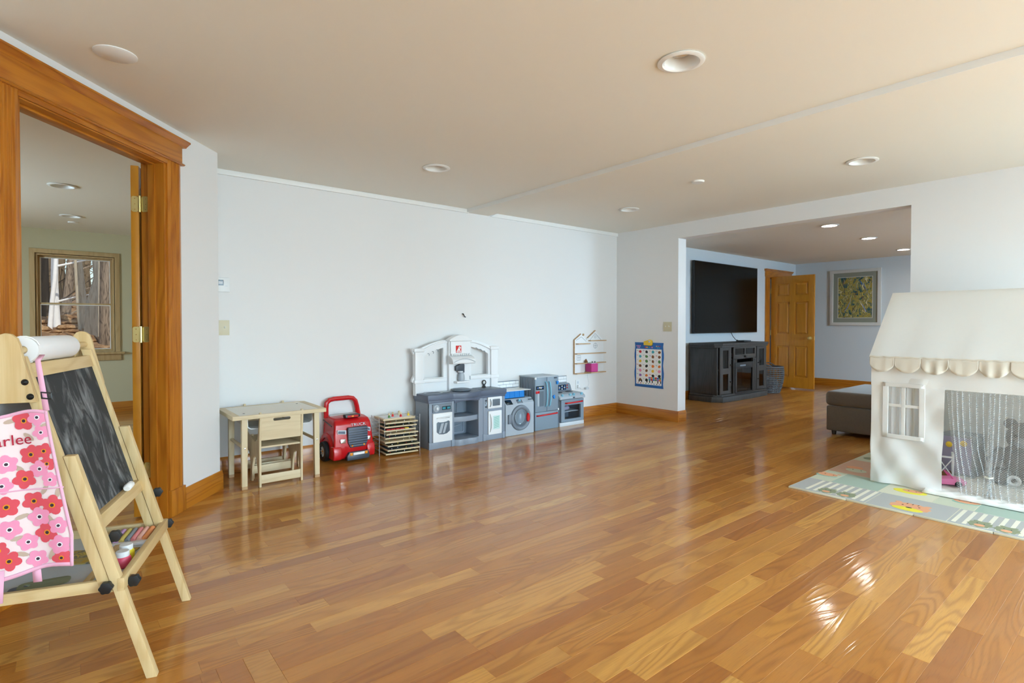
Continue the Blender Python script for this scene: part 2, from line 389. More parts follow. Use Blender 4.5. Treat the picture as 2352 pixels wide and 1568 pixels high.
def _art(t):
    v = t.obj(); n = t.noise(t.vmath('MULTIPLY', v, (6, 9, 4)), 1, 4, .6, 2.5); m = t.noise(t.vmath('ADD', v, (3, 7, 2)), 9, 3, .5, 1.5)
    a = t.ramp(n, [(.30, lin((40, 42, 40))), (.40, lin((46, 92, 104))), (.47, lin((120, 124, 84))), (.52, lin((196, 184, 96))), (.57, lin((70, 62, 44))), (.63, lin((214, 206, 150))), (.72, lin((88, 104, 100)))])
    t.l(t.mix(t.ramp(m, [(.52, (0, 0, 0, 1)), (.6, (1, 1, 1, 1))]), a, lin((168, 150, 70))), t.b.inputs['Base Color']); t.b.inputs['Roughness'].default_value = .5
special('abstract_art', _art)
def _leaf(t):
    v = t.obj(); n = t.noise(v, 5, 5, .7, .5); m = t.noise(v, .7, 2)
    c = t.ramp(n, [(.3, lin((70, 52, 36))), (.48, lin((150, 112, 74))), (.6, lin((206, 170, 124))), (.75, lin((226, 196, 152)))])
    t.l(t.mix(t.math('MULTIPLY', m, .5), c, lin((128, 96, 66))), t.b.inputs['Base Color']); t.b.inputs['Roughness'].default_value = .95
    t.bump(n, .8, .08)
special('leaf_litter', _leaf)
def _paintsheet(t):
    v = t.obj(); n = t.noise(v, 18, 3, .6, 1.0)
    t.l(t.ramp(n, [(.36, lin((196, 160, 40))), (.48, lin((176, 160, 110))), (.52, lin((90, 96, 100))), (.6, lin((220, 190, 60))), (.7, lin((160, 166, 160)))]), t.b.inputs['Base Color'])
special('painted_sheet', _paintsheet)
# ------------------------------------------------------------------ structure
YB, XR, H, HB = 4.837, 5.782, 2.441, 0.135
PHI, DD = 0.7006, 2.1987
ND = Vector((-math.cos(PHI), math.sin(PHI), 0)); TD = Vector((math.sin(PHI), math.cos(PHI), 0))
def dwp(s, t, z=0): return ND*(DD+t) + TD*s + Vector((0, 0, z))      # point by the angled doorway wall: along, behind, up
DWM = Matrix.Translation(ND*DD) @ Matrix(((TD.x, ND.x, 0, 0), (TD.y, ND.y, 0, 0), (0, 0, 1, 0), (0, 0, 0, 1)))
YT, XF, YW = 4.98, 11.6, 9.25        # television wall, end wall of the den, window wall of the study
XJ = 5.945                           # den side of the wall with the wide opening
OY0, OY1, OZ = 1.498, 3.87, 2.261    # the wide opening

# floor: sub floor with oak boards on it
fl = struct('floor', box(-2.7, -2.8, -.06, 11.75, 9.4, -.02), 'subfloor', label='glossy oak strip floor running through the rooms')
PW = .0825
def plank_mesh():
    c = .0009; d = .02
    me = bpy.data.meshes.new('plank')
    v = [(0, 0, -d), (1, 0, -d), (1, PW, -d), (0, PW, -d), (0, 0, -c), (1, 0, -c), (1, PW, -c), (0, PW, -c), (c, c, 0), (1-c, c, 0), (1-c, PW-c, 0), (c, PW-c, 0)]
    f = [(8, 9, 10, 11), (4, 5, 9, 8), (5, 6, 10, 9), (6, 7, 11, 10), (7, 4, 8, 11), (0, 1, 5, 4), (1, 2, 6, 5), (2, 3, 7, 6), (3, 0, 4, 7)]
    me.from_pydata(v, [], f); me.materials.append(MATS['oak_boards']); return me
PM = plank_mesh()
rng = random.Random(5)
boards = []
row = 0; y = 2.107 - PW*57
while y < 9.3:
    x1 = 2.7 if y > 5.02 else (11.65 if y > -1.3 else 5.95)
    x = -2.65 - rng.random()*.6
    while x < x1:
        L = rng.choice((.28, .38, .45, .55, .62, .75, .85, 1.0, 1.15))*rng.uniform(.9, 1.1)
        xe = min(x+L, x1)
        if x1-xe < .15: xe = x1
        x0 = max(x, -2.65)
        if xe-x0 > .02:
            if y+PW/2 < 2.107 and y > .9 and x0 < .553 and xe > .378:      # a patch of two boards laid crosswise
                if .378-x0 > .005: boards.append((x0, .378, y))
                if xe-.553 > .005: boards.append((.553, xe, y))
            else: boards.append((x0, xe, y))
        x = xe
    y += PW
def seen_area(b):
    q = [project(c) for c in ((b[0], b[2], 0), (b[1], b[2], 0), (b[1], b[2]+PW, 0), (b[0], b[2]+PW, 0))]
    if None in q: return 0
    q = [(min(max(a, 0), 2352), min(max(c, 0), 1568)) for a, c in q]
    return abs(sum(q[i][0]*q[(i+1) % 4][1]-q[(i+1) % 4][0]*q[i][1] for i in range(4)))/2
def hidden(b):
    xm, ym = (b[0]+b[1])/2, b[2]+PW/2
    if xm > 4.15 and ym < 1.75: return True
    if xm > XR and not (1.5*xm/5.8 < ym < 3.87*xm/5.8): return True
    return (Vector((xm, ym, 0)).dot(ND) > DD+.1 and ym < 6) or (YB < ym < 5.1 and xm < 5.8)
order = sorted(range(len(boards)), key=lambda i: -(0 if hidden(boards[i]) else seen_area(boards[i])))
near = set(order[:298])
rest_v, rest_f, rest_r = [], [], []
for i, (x0, x1, y0) in enumerate(boards):
    if i in near:
        o = bpy.data.objects.new('plank', PM); COL.objects.link(o); o.parent = fl
        o.location = (x0, y0, 0); o.scale = (x1-x0, 1, 1)
    else:
        b = len(rest_v); rest_v += [(x0+(x1-x0)*v.co.x, y0+v.co.y, v.co.z) for v in PM.vertices]
        rest_f += [tuple(b+k for k in p.vertices) for p in PM.polygons]; rest_r += [rng.random()]*len(PM.vertices)
for k in (0, 1):
    o = bpy.data.objects.new('plank', PM); COL.objects.link(o); o.parent = fl
    o.location = (.378+(k+1)*.0875, .92, 0); o.rotation_euler = (0, 0, R(90)); o.scale = (1.187, 1.06, 1)
me = bpy.data.meshes.new('plank_field'); me.from_pydata(rest_v, [], rest_f); me.materials.append(MATS['oak_boards'])
at = me.attributes.new('rnd', 'FLOAT', 'POINT'); at.data.foreach_set('value', rest_r)
o = bpy.data.objects.new('plank_field', me); COL.objects.link(o); o.parent = fl; o['kind'] = 'stuff'

# walls
wb = struct('wall_back', box(.73, YB, 0, XJ, 4.96, H+.02), 'wall_paint')
m = MB().box(XR, OY1, 0, XJ, 4.96, H+.02).box(XR, OY0, OZ, XJ, OY1, H+.02).box(XR, -2.75, 0, XJ, OY0, H+.02)
wr = struct('wall_right', m, 'wall_paint')
SO0, SO1, HZ = 2.325, 3.32, 2.21
m = MB().box(-.75, 0, 0, SO0, .134, H+.02, DWM).box(SO1, 0, 0, 3.896, .134, H+.02, DWM).box(SO0, 0, HZ, SO1, .134, H+.02, DWM)
C = dwp(3.896, 0); Cb = dwp(3.896, .134)
m.plate([(C.x, C.y), (C.x, 4.9), (Cb.x, 4.9), (Cb.x, Cb.y)], [], 'xy', 0, H+.02)
wl = struct('wall_left', m, 'wall_paint')
A0 = dwp(-.75, 0)
struct('wall_side', box(A0.x-.12, -2.75, 0, A0.x, A0.y+.12, H+.02), 'wall_paint')
m = MB().box(A0.x-.12, -2.75, 0, -1.3, -2.6, H).box(-1.3, -2.75, 0, .5, -2.6, .8).box(-1.3, -2.75, 2.1, .5, -2.6, H).box(.5, -2.75, 0, 1.65, -2.6, H)
m.box(1.65, -2.75, 2.12, 4.95, -2.6, H).box(4.95, -2.75, 0, XJ, -2.6, H)
struct('wall_front', m, 'wall_paint')
# den shell
struct('wall_television', box(XJ, YT, 0, 10.47, YT+.12, H).box(11.28, YT, 0, XF+.12, YT+.12, H).box(10.47, YT, 2.115, 11.28, YT+.12, H), 'den_paint')
struct('wall_den_end', box(XF, -1.3, 0, XF+.12, YT+.1, H), 'den_paint')
m = MB().box(XJ, -1.35, 0, 7.7, -1.2, H).box(7.7, -1.35, 0, 9.5, -1.2, .85).box(7.7, -1.35, 2.05, 9.5, -1.2, H).box(9.5, -1.35, 0, XF+.12, -1.2, H)
struct('wall_den_side', m, 'den_paint')
struct('wall_hall', box(10.2, YT+1.0, 0, 11.7, YT+1.1, H).box(10.1, YT+.12, 0, 10.2, YT+1.1, H).box(11.62, YT+.12, 0, 11.74, YT+1.1, H), 'den_paint')
# study shell: sage walls
GX0, GX1, GZ0, GZ1 = -.35, .462, .828, 2.118
m = MB().box(-2.7, YW, 0, GX0, YW+.14, H).box(GX1, YW, 0, 2.7, YW+.14, H).box(GX0, YW, 0, GX1, YW+.14, GZ0).box(GX0, YW, GZ1, GX1, YW+.14, H)
struct('wall_study_window', m, 'sage_paint')
m = MB().box(-2.72, .7, 0, -2.6, 5.7, H).box(-2.72, 7.5, 0, -2.6, YW+.1, H).box(-2.72, 5.7, 0, -2.6, 7.5, .8).box(-2.72, 5.7, 2.05, -2.6, 7.5, H).box(-2.72, .7, 0, A0.x-.1, .85, H)
struct('wall_study_side', m, 'sage_paint')
struct('wall_study_end', box(2.6, 4.96, 0, 2.72, YW+.1, H).box(.9, 4.962, 0, 2.7, 5.0, H), 'sage_paint')

# ceilings with round cut-outs for the recessed lamps
LAMPS = [(2.24, 1.49), (2.25, 3.71), (4.655, 1.52), (4.658, 3.73)]
SLAMPS = [(-.05, 6.29), (.01, 7.98)]
DLAMPS = [(7.352, 2.754), (8.855, 2.80), (10.63, 2.855)]
m = MB().plate([(-2.72, -2.75), (XJ, -2.75), (XJ, 4.97), (2.72, 4.97), (2.72, YW+.14), (-2.72, YW+.14)], [circ(x, y, .078) for x, y in LAMPS+SLAMPS], 'xy', H, H+.16)
struct('ceiling', m, 'ceiling_paint')
m = MB().plate([(XJ, -1.35), (XF+.12, -1.35), (XF+.12, YT+1.1), (XJ, YT+1.1)], [circ(x, y, .078) for x, y in DLAMPS], 'xy', H, H+.16)
struct('ceiling_den', m, 'ceiling_paint')
# small ceiling beam and the flat strip under the ceiling
struct('trim_1', box(3.306, -2.6, H-.036, 3.60, YB, H), 'ceiling_paint', label='shallow boxed beam crossing the ceiling')
box(3.301, -2.6, H-.036, 3.306, YB, H).build('lit_face', 'trim_paint', bpy.data.objects['trim_1'])  # added strip; its lighter paint stands in for light on the beam's face
struct('trim_2', box(C.x, YB-.02, H-.042, 3.325, YB, H), 'trim_paint', bevel=.004, label='white strip along the top of the back wall')
struct('trim_3', MB().plate([(3.62, H-.042), (XR+.0, H-.042), (XR, H), (3.70, H)], [], 'xz', YB-.02, YB), 'trim_paint', label='short white strip along the top of the back wall by the corner')

# honey wood baseboards
def baseboard(name, p0, p1, inward):
    p0, p1, n = Vector(p0), Vector(p1), Vector(inward).normalized()
    prof = [(0, 0), (.016, 0), (.016, HB-.028), (.012, HB-.02), (.009, HB-.004), (.006, HB), (0, HB)]
    d = (p1-p0).normalized()
    vs = [q+n*a+Vector((0, 0, b)) for q in (p0, p1) for a, b in prof]; k = len(prof)
    m = MB().add(vs, [tuple(range(k)), tuple(reversed(range(k, 2*k)))]+[(i, (i+1) % k, k+(i+1) % k, k+i) for i in range(k)])
    # built along local x so that the grain follows the board
    ang = math.atan2(d.y, d.x); mi = Matrix.Rotation(-ang, 4, 'Z') @ Matrix.Translation(-p0)
    m.v = [tuple(mi @ Vector(v)) for v in m.v]
    return struct(name, m, 'honey_x', loc=p0, rot=(0, 0, ang), label='honey stained wooden baseboard')
baseboard('baseboard_back', (C.x, YB, 0), (XR, YB, 0), (0, -1, 0))
baseboard('baseboard_right', (XR, YB-.016, 0), (XR, OY1-.016, 0), (-1, 0, 0))
baseboard('baseboard_jamb', (XR, OY1, 0), (XJ, OY1, 0), (0, -1, 0))
baseboard('baseboard_tent_side', (XR, OY0, 0), (XR, -2.6, 0), (-1, 0, 0))
baseboard('baseboard_left', dwp(3.472, 0), dwp(3.896+.016, 0), -ND)
baseboard('baseboard_corner', (C.x, C.y-.0, 0), (C.x, YB, 0), (1, 0, 0))
baseboard('baseboard_left_near', dwp(-.7, 0), dwp(2.17, 0), -ND)
baseboard('baseboard_television', (XJ, YT, 0), (10.28, YT, 0), (0, -1, 0))
baseboard('baseboard_den_end', (XF, -1.2, 0), (XF, YT, 0), (-1, 0, 0))
baseboard('baseboard_study', (-2.6, YW, 0), (2.6, YW, 0), (0, -1, 0))
baseboard('baseboard_den_opening', (XJ, 3.87, 0), (XJ, YT, 0), (1, 0, 0))

# doorway 1: fluted casing, plinths, head board with caps, jambs
dw_ = thing('trim_4', 'honey wood door casing with fluted sides and a wide head board', None, kind='structure')
dw_.matrix_world = DWM
def flutes(s0, s1, z0, z1):
    n = 5; w = s1-s0; pts = [(s0, 0), (s0, -.014)]
    for i in range(n):
        a = s0+.022+(w-.044)*i/n; b = s0+.022+(w-.044)*(i+1)/n; k = (b-a)
        pts += [(a, -.02), (a+k*.2, -.013), (a+k*.5, -.0115), (a+k*.8, -.013), (b-.0005, -.02)]
    pts += [(s1, -.014), (s1, 0)]
    return MB().plate(pts, [], 'xy', z0, z1)
flutes(3.318, 3.445, .165, 2.22).build('casing', 'honey_z', dw_)
flutes(2.19, 2.327, .165, 2.22).build('casing', 'honey_z', dw_)
box(3.312, -.026, 0, 3.455, 0, .165).build('plinth', 'honey_z', dw_, bevel=.003)
box(2.185, -.026, 0, 2.334, 0, .165).build('plinth', 'honey_z', dw_, bevel=.003)
box(2.185, -.024, 2.232, 3.452, 0, 2.345).build('head_board', 'honey_x', dw_, bevel=.002)
box(2.327, -.016, 2.195, 3.318, 0, 2.222).build('head_fillet', 'honey_x', dw_)
MB().plate([(0, 2.22), (-.026, 2.22), (-.034, 2.226), (-.026, 2.234), (0, 2.234)], [], 'yz', 2.170, 3.468).build('head_bead', 'honey_x', dw_)
MB().plate([(0, 2.34), (-.026, 2.34), (-.03, 2.346), (-.042, 2.356), (-.05, 2.364), (-.056, 2.366), (-.056, 2.376), (0, 2.376)], [], 'yz', 2.155, 3.49).build('head_cap', 'honey_x', dw_)
MB().box(3.30, -.004, 0, 3.32, .138, 2.21).box(3.289, .05, 0, 3.30, .092, 2.19).build('jamb', 'honey_z', dw_, bevel=.0015)
MB().box(2.325, -.004, 0, 2.345, .138, 2.21).box(2.345, .05, 0, 2.356, .092, 2.19).build('jamb', 'honey_z', dw_, bevel=.0015)
MB().box(2.345, -.004, 2.19, 3.30, .138, 2.21).box(2.356, .05, 2.179, 3.289, .092, 2.19).build('head_jamb', 'honey_x', dw_, bevel=.0015)
# study side casing
MB().box(3.315, .134, 0, 3.40, .15, 2.28).build('casing', 'honey_z', dw_)
MB().box(2.24, .134, 0, 2.33, .15, 2.28).build('casing', 'honey_z', dw_)
# the open door leaf, hinged on the far jamb and swung into the study
hp = dwp(3.296, .152)
d1 = thing('door_1', 'open honey wood door seen along its hinge edge', None, hp, math.atan2(.955, .30), kind='structure')
def panel_door(parent, w, h, th, gx, gz, panels, sgn=1):
    """slab along local x from 0 to w, thickness along y; raised panels on both faces"""
    st = .105
    xs = [(.11, w/2-.05), (w/2+.05, w-.11)]
    frame = MB().plate([(0, gz), (w, gz), (w, h), (0, h)], [[(a, z0), (b, z0), (b, z1), (a, z1)] for a, b in xs for z0, z1 in panels], 'xz', 0, th)
    frame.build('slab', 'oak_door', parent, bevel=.004)
    for a, b in xs:
        for z0, z1 in panels:
            m = MB().box(a-.004, th*.42, z0-.004, b+.004, th*.58, z1+.004)
            for yo, yi in ((th*.42, .004), (th*.58, th-.004)):
                i, k = .014, .042
                m.add([(a+i, yo, z0+i), (b-i, yo, z0+i), (b-i, yo, z1-i), (a+i, yo, z1-i), (a+k, yi, z0+k), (b-k, yi, z0+k), (b-k, yi, z1-k), (a+k, yi, z1-k)],
                      [(0, 1, 5, 4), (1, 2, 6, 5), (2, 3, 7, 6), (3, 0, 4, 7), (4, 5, 6, 7)])
            m.build('panel', 'oak_door', parent, angle=12)
PANELS = [(.22, .80), (1.02, 1.63), (1.745, 1.985)]
panel_door(d1, .94, 2.175, .042, 0, .012, [(.22, .82), (1.03, 1.66), (1.80, 2.04)])
for z in (.30, 1.14, 1.94):
    MB().cyl((-.008, -.006, z-.05), (-.008, -.006, z+.05), .007, n=10).build('hinge', 'brass', d1)
    MB().plate(rrect(.002, z-.048, .038, z+.048, .012), [circ(.02, z+zz, .003, 8) for zz in (-.033, 0, .033)], 'yz', -.003, .0005).build('hinge_leaf', 'brass', d1)
for z in (.30, 1.14, 1.94):
    MB().plate(rrect(.095, z-.048, .136, z+.048, .012), [circ(.112, z+zz, .003, 8) for zz in (-.033, 0, .033)], 'yz', 3.2975, 3.3005).build('hinge_leaf', 'brass', dw_)

# doorway 2 in the den with a six panel door standing open
d2 = thing('trim_5', 'honey wood casing around the den doorway', None, (0, YT, 0), kind='structure')
box(10.29, -.02, 0, 10.46, 0, 2.12).build('casing', 'honey_z', d2, bevel=.004)
box(11.29, -.02, 0, 11.38, 0, 2.12).build('casing', 'honey_z', d2, bevel=.004)
box(10.28, -.024, 2.12, 11.385, 0, 2.235).build('head_board', 'honey_x', d2, bevel=.002)
MB().plate([(0, 2.23), (-.026, 2.23), (-.05, 2.262), (-.05, 2.27), (0, 2.27)], [], 'yz', 10.262, 11.405).build('head_cap', 'honey_x', d2)
MB().box(10.455, -.002, 0, 10.475, .125, 2.12).box(11.275, -.002, 0, 11.295, .125, 2.12).box(10.455, -.002, 2.105, 11.295, .125, 2.125).build('jamb', 'honey_z', d2)
leaf = thing('door_2', 'open six panel honey wood door with brass knob in the den', None, (10.478, YT-.03, 0), R(-90), kind='structure')
panel_door(leaf, .785, 2.118, .036, 0, .022, PANELS)
for sy in (1, -1):
    y0 = .036 if sy > 0 else 0
    MB().lathe([(.03, 0), (.032, .004), (.012, .01), (.01, .028), (.02, .034), (.027, .046), (.025, .06), (.012, .068), (.0005, .07)], (0, 0, 0), 20, 'y').build('knob', 'brass', leaf, loc=(.72, y0, .955), rot=(0, 0, R(180) if sy > 0 else 0))
box(.783, .008, .92, .787, .028, .99).build('latch_plate', 'brass', leaf)
for z in (.3, 1.05, 1.85):
    MB().cyl((-.006, -.004, z-.05), (-.006, -.004, z+.05), .006, n=8).build('hinge', 'brass', leaf)

# windows
def window(name, label, x0, x1, z0, z1, depth, mat, parent_m, rail=True, glass='window_glass', sash='trim_paint', casing=.062):
    w = thing(name, label, None, kind='structure'); w.matrix_world = parent_m
    if casing:
        MB().plate([(x0-casing, z0-.02), (x1+casing, z0-.02), (x1+casing, z1+casing), (x0-casing, z1+casing)], [[(x0-.006, z0), (x1+.006, z0), (x1+.006, z1+.006), (x0-.006, z1+.006)]], 'xz', -.02, 0).build('casing', mat, w, bevel=.003)
        box(x0-casing-.05, -.065, z0-.03, x1+casing+.05, .03, z0).build('sill', mat, w, bevel=.005)
        box(x0-casing-.01, -.022, z0-.115, x1+casing+.01, 0, z0-.03).build('apron', mat, w, bevel=.003)
    MB().plate([(x0-.006, z0-.006), (x1+.006, z0-.006), (x1+.006, z1+.006), (x0-.006, z1+.006)], [[(x0+.018, z0+.018), (x1-.018, z0+.018), (x1-.018, z1-.018), (x0+.018, z1-.018)]], 'xz', .0, depth).build('frame', mat, w)
    zm = (z0+z1)/2
    for a, b, y in (((z0+.018, zm+.018, .035), (zm-.018, z1-.018, .065)) if rail else ((z0+.018, z1-.018, .05),)):
        pass
    spans = [(z0+.018, zm+.016, .035), (zm-.016, z1-.018, .068)] if rail else [(z0+.018, z1-.018, .05)]
    for a, b, y in spans:
        f = .028
        MB().plate([(x0+.018, a), (x1-.018, a), (x1-.018, b), (x0+.018, b)], [[(x0+.018+f, a+f), (x1-.018-f, a+f), (x1-.018-f, b-f), (x0+.018+f, b-f)]], 'xz', y, y+.03).build('sash', sash, w, bevel=.003)
        box(x0+.018+f-.004, y+.013, a+f-.004, x1-.018-f+.004, y+.017, b-f+.004).build('pane', glass, w)
    return w
# window casing in light honey; white bead round the glass
wood('maple_z', (206, 178, 132), (178, 146, 98), 'z', .45, 1.2, 40)
window('window_1', 'double hung wood window of the study looking out on trees', GX0, GX1, GZ0, GZ1, .13, 'maple_z', Matrix.Translation((0, YW, 0)), sash='maple_z')
w1 = bpy.data.objects['window_1']
zm = (GZ0+GZ1)/2
for a, b, y in ((GZ0+.046, zm-.012, .033), (zm+.012, GZ1-.046, .066)):
    MB().plate([(GX0+.04, a-.006), (GX1-.04, a-.006), (GX1-.04, b+.006), (GX0+.04, b+.006)], [[(GX0+.05, a+.004), (GX1-.05, a+.004), (GX1-.05, b-.004), (GX0+.05, b-.004)]], 'xz', y-.003, y+.002).build('glazing_bead', 'trim_paint', w1)
window('window_2', 'double hung window behind the camera', -1.3, .5, .8, 2.1, .12, 'honey_z', Matrix.Translation((-.4*0, -2.6, 0)) @ Matrix.Rotation(math.pi, 4, 'Z') @ Matrix.Translation((.8, 0, 0)), glass='clear_glass')
w3 = window('window_3', 'wide glazed patio door behind the camera', -1.65, 1.65, .02, 2.12, .12, 'honey_z', Matrix.Translation((3.3, -2.6, 0)) @ Matrix.Rotation(math.pi, 4, 'Z'), rail=False, glass='clear_glass', casing=0)
box(-.04, .04, .03, .04, .09, 2.1).build('mullion', 'honey_z', w3)
window('window_4', 'study side window', 5.7, 7.5, .8, 2.05, .12, 'maple_z', Matrix.Translation((-2.6, 0, 0)) @ Matrix.Rotation(R(90), 4, 'Z'), glass='clear_glass')
window('window_5', 'den side window', -.9, .9, .85, 2.05, .12, 'honey_z', Matrix.Translation((8.6, -1.2, 0)) @ Matrix.Rotation(math.pi, 4, 'Z'), glass='clear_glass')

# recessed ceiling lamps
def lamp(x, y, label, lit=False, group=None):
    t = thing('recessed_light', label, 'ceiling light', (x, y, H), group=group)
    MB().lathe([(.078, .0), (.106, -.002), (.108, -.006), (.100, -.010), (.086, -.011), (.080, -.006), (.076, .004)], n=36).build('trim_ring', 'trim_paint', t)
    MB().lathe([(.078, -.004), (.062, .05), (.055, .075)], n=36).build('baffle', 'trim_paint', t)
    if lit: MB().lathe([(.0005, .012), (.06, .010), (.066, .03), (.0005, .032)], n=32).build('lens', 'led', t)
    else:
        MB().lathe([(.0005, .034), (.035, .036), (.047, .044), (.05, .08), (.0005, .082)], n=32).build('bulb', 'lens_off', t)
        MB().lathe([(.047, .044), (.054, .042), (.056, .048), (.05, .056)], n=32).build('bulb_ring', 'chrome', t)
    MB().lathe([(.07, .078), (.0005, .08)], n=24).build('can', 'trim_paint', t)
    return t
lamp(*LAMPS[0], 'large unlit recessed ceiling light nearest the camera')
lamp(*LAMPS[1], 'unlit recessed ceiling light above the play kitchen')
lamp(*LAMPS[2], 'unlit recessed ceiling light above the wide opening near the play tent')
lamp(*LAMPS[3], 'unlit recessed ceiling light near the back corner by the alphabet chart')
lamp(*SLAMPS[0], 'nearer recessed ceiling light seen through the doorway')
lamp(*SLAMPS[1], 'recessed ceiling light closer to the window seen through the doorway')
lamp(*DLAMPS[0], 'lit recessed ceiling light nearest the wide opening', True)
lamp(*DLAMPS[1], 'middle one of the three lit recessed ceiling lights', True)
lamp(*DLAMPS[2], 'lit recessed ceiling light farthest back in the den', True)
for (x, y), r, lb in (((.169, 3.088), .085, 'flat white round cover plate on the ceiling beside the doorway'), ((4.217, 2.632), .055, 'small white round detector on the ceiling beyond the beam')):
    o = MB().lathe([(.0005, -.016 if r < .06 else -.01), (r*.9, -.014 if r < .06 else -.009), (r, -.004), (r, 0), (.0005, 0)], n=32).build('ceiling_detector', 'trim_paint', None, loc=(x, y, H))
    tag(o, lb, 'detector')
o = MB().lathe([(.0005, -.014), (.05, -.012), (.055, 0), (.0005, 0)], n=24).build('ceiling_detector', 'trim_paint', None, loc=(.03, 8.45, H)); tag(o, 'small round detector on the ceiling nearest the study window', 'detector')
# ------------------------------------------------------------------ small things on the walls
t = thing('thermostat', 'white wall thermostat with a small display beside the doorway corner', 'thermostat', (.935, YB, 1.52))
box(-.058, -.022, -.058, .058, 0, .058).build('body', 'plastic_warm_white', t, bevel=.006)
box(-.03, -.0235, -.006, .012, -.02, .038).build('display', 'lcd', t)
box(-.024, -.0242, .004, .006, -.0225, .026).build('screen', 'plastic_pale_grey', t)
box(.022, -.025, -.012, .04, -.021, -.008).build('button', 'plastic_pale_grey', t)
def switch(loc, rz, label, n=2):
    t = thing('light_switch', label, 'switch', loc, rz)
    box(-.06, -.006, -.06, .06, 0, .06).build('plate', 'plate_almond', t, bevel=.002)
    for x in (-.025, .025):
        box(x-.005, -.007, -.013, x+.005, -.005, .013).build('slot', 'plate_almond', t)
        MB().bar((x, -.004, -.002), (x, -.017, .008), .008, .009).build('toggle', 'plastic_warm_white', t, bevel=.001)
    return t
switch((.93, YB, 1.176), 0, 'almond double light switch below the thermostat')
switch((XR, 4.02, 1.176), R(-90), 'almond double light switch above the alphabet chart')
o = MB().tube([(0, .0, .018), (0, -.018, .016), (.002, -.026, .004), (.010, -.026, -.006), (.016, -.024, -.014), (.028, -.022, -.018)], [.005, .0065, .006, .004, .006, .006], 8).build('wall_hook', 'plastic_black', None, loc=(3.25, YB, 1.30))
tag(o, 'tiny black hook sticking out of the bare back wall', 'hook')
t = thing('outlet', 'white wall outlet with a plug beside the toy stove', 'outlet', (5.02, YB, .436))
box(-.038, -.006, -.06, .038, 0, .06).build('plate', 'plastic_warm_white', t, bevel=.002)
box(-.016, -.03, -.045, .016, -.006, -.005).build('plug', 'plastic_white', t, bevel=.003)
box(-.014, -.008, .01, .014, -.005, .04).build('socket', 'plastic_pale_grey', t)

# ------------------------------------------------------------------ kids' table and chairs
t = thing('kids_table', 'light birch kids table with a pale top standing against the back wall', 'table', (.88, 4.22, 0))
TW, TDp, TH = .67, .52, .545
box(0, 0, TH-.03, TW, .022, TH).build('top_rail', 'birch_x', t, bevel=.003)
box(0, TDp-.022, TH-.03, TW, TDp, TH).build('top_rail', 'birch_x', t, bevel=.003)
box(0, .022, TH-.03, .05, TDp-.022, TH).build('top_end', 'birch_y', t, bevel=.003)
box(TW-.05, .022, TH-.03, TW, TDp-.022, TH).build('top_end', 'birch_y', t, bevel=.003)
M('table_laminate', (232, 226, 212), .4)
box(.051, .023, TH-.022, TW-.051, TDp-.023, TH-.0015).build('table_top', 'table_laminate', t)
for x, y in ((.10, .12), (.57, .40)):
    MB().lathe([(.0005, 0), (.008, 0), (.008, .0012), (.0005, .0012)], (x, y, TH-.0015), 12).build('finger_hole', 'dark_metal', t)
for x, xb in ((.088, .085), (.608, .611)):
    for y, yb in ((.055, .045), (.47, .52)):
        MB().plate([(x-.02, TH-.03), (x+.02, TH-.03), (xb+.019, .022), (xb-.019, .022)], [], 'xz', y-.018, y+.018).build('leg', 'birch_z', t, bevel=.003)
        box(xb-.019, y-.018, 0, xb+.019, y+.018, .022).build('foot', 'ply_edge', t, bevel=.002)
    MB().cyl((x, .055, .30), (x, .47, .30), .012, n=12).build('side_rod', 'birch_y', t)
    MB().lathe([(.0005, .004), (.005, .003), (.006, 0)], (x, .037, .30), 10, 'y').build('screw', 'chrome', t)
def tray_bin(x0, x1):
    n = []
    for a, z in ((x0, TH-.032), (x0+.008, .44), (x0+.03, .425), (x1-.03, .425), (x1-.008, .44), (x1, TH-.032), (x1-.01, TH-.032), (x1-.014, .446), (x1-.032, .432), (x0+.032, .432), (x0+.014, .446), (x0+.01, TH-.032)): n.append((a, z))
    return MB().plate(n, [], 'xz', .09, .44)
b = tray_bin(.11, .60).build('tray', 'plastic_warm_white', t, bevel=.001)
b['label'] = 'white storage tray under the top'

def kids_chair(loc, rz, label):
    """sits facing local +y; backrest at y=0"""
    t = thing('kids_chair', label, 'chair', loc, rz, group='birch chairs at the kids table')
    W_, D_ = .315, .262
    for sx in (0, 1):
        x0 = sx*(W_-.016)
        out = [(0, 0), (.034, 0), (.05, .12), (.075, .19), (.12, .215), (.165, .19), (.20, .12), (.222, 0), (.262, 0), (.25, .2), (.246, .33), (.24, .346), (.20, .335), (.12, .322), (.06, .345), (.035, .40), (.016, .48), (.004, .55), (-.006, .556), (-.022, .548), (-.018, .48), (-.004, .38), (.0, .3)]
        MB().plate(out, [], 'yz', x0, x0+.016).build('side_panel', 'birch_z', t, bevel=.003)
    box(.016, .012, .285, W_-.016, D_-.02, .298).build('seat', 'birch_x', t, bevel=.002)
    s = math.radians(-5)
    outer = rrect(.016, .345, W_-.016, .537, .004, 2)
    m = MB().plate(outer, [rrect(.098, .484, .222, .507, .0112, 5)], 'xz', -.006, .008)
    m.v = [(x, y-(z-.345)*.07+.006, z) for x, y, z in m.v]
    m.build('backrest', 'birch_x', t)
    box(.016, .004, .025, W_-.016, .016, .088).build('stretcher', 'birch_x', t, bevel=.002)
    box(.016, D_-.03, .05, W_-.016, D_-.018, .11).build('stretcher', 'birch_x', t, bevel=.002)
    return t
kids_chair((1.062, 4.25, 0), 0, 'birch kids chair with handle slot tucked under the front of the table')
kids_chair((1.397, 4.79, 0), math.pi, 'birch kids chair behind the table against the wall')

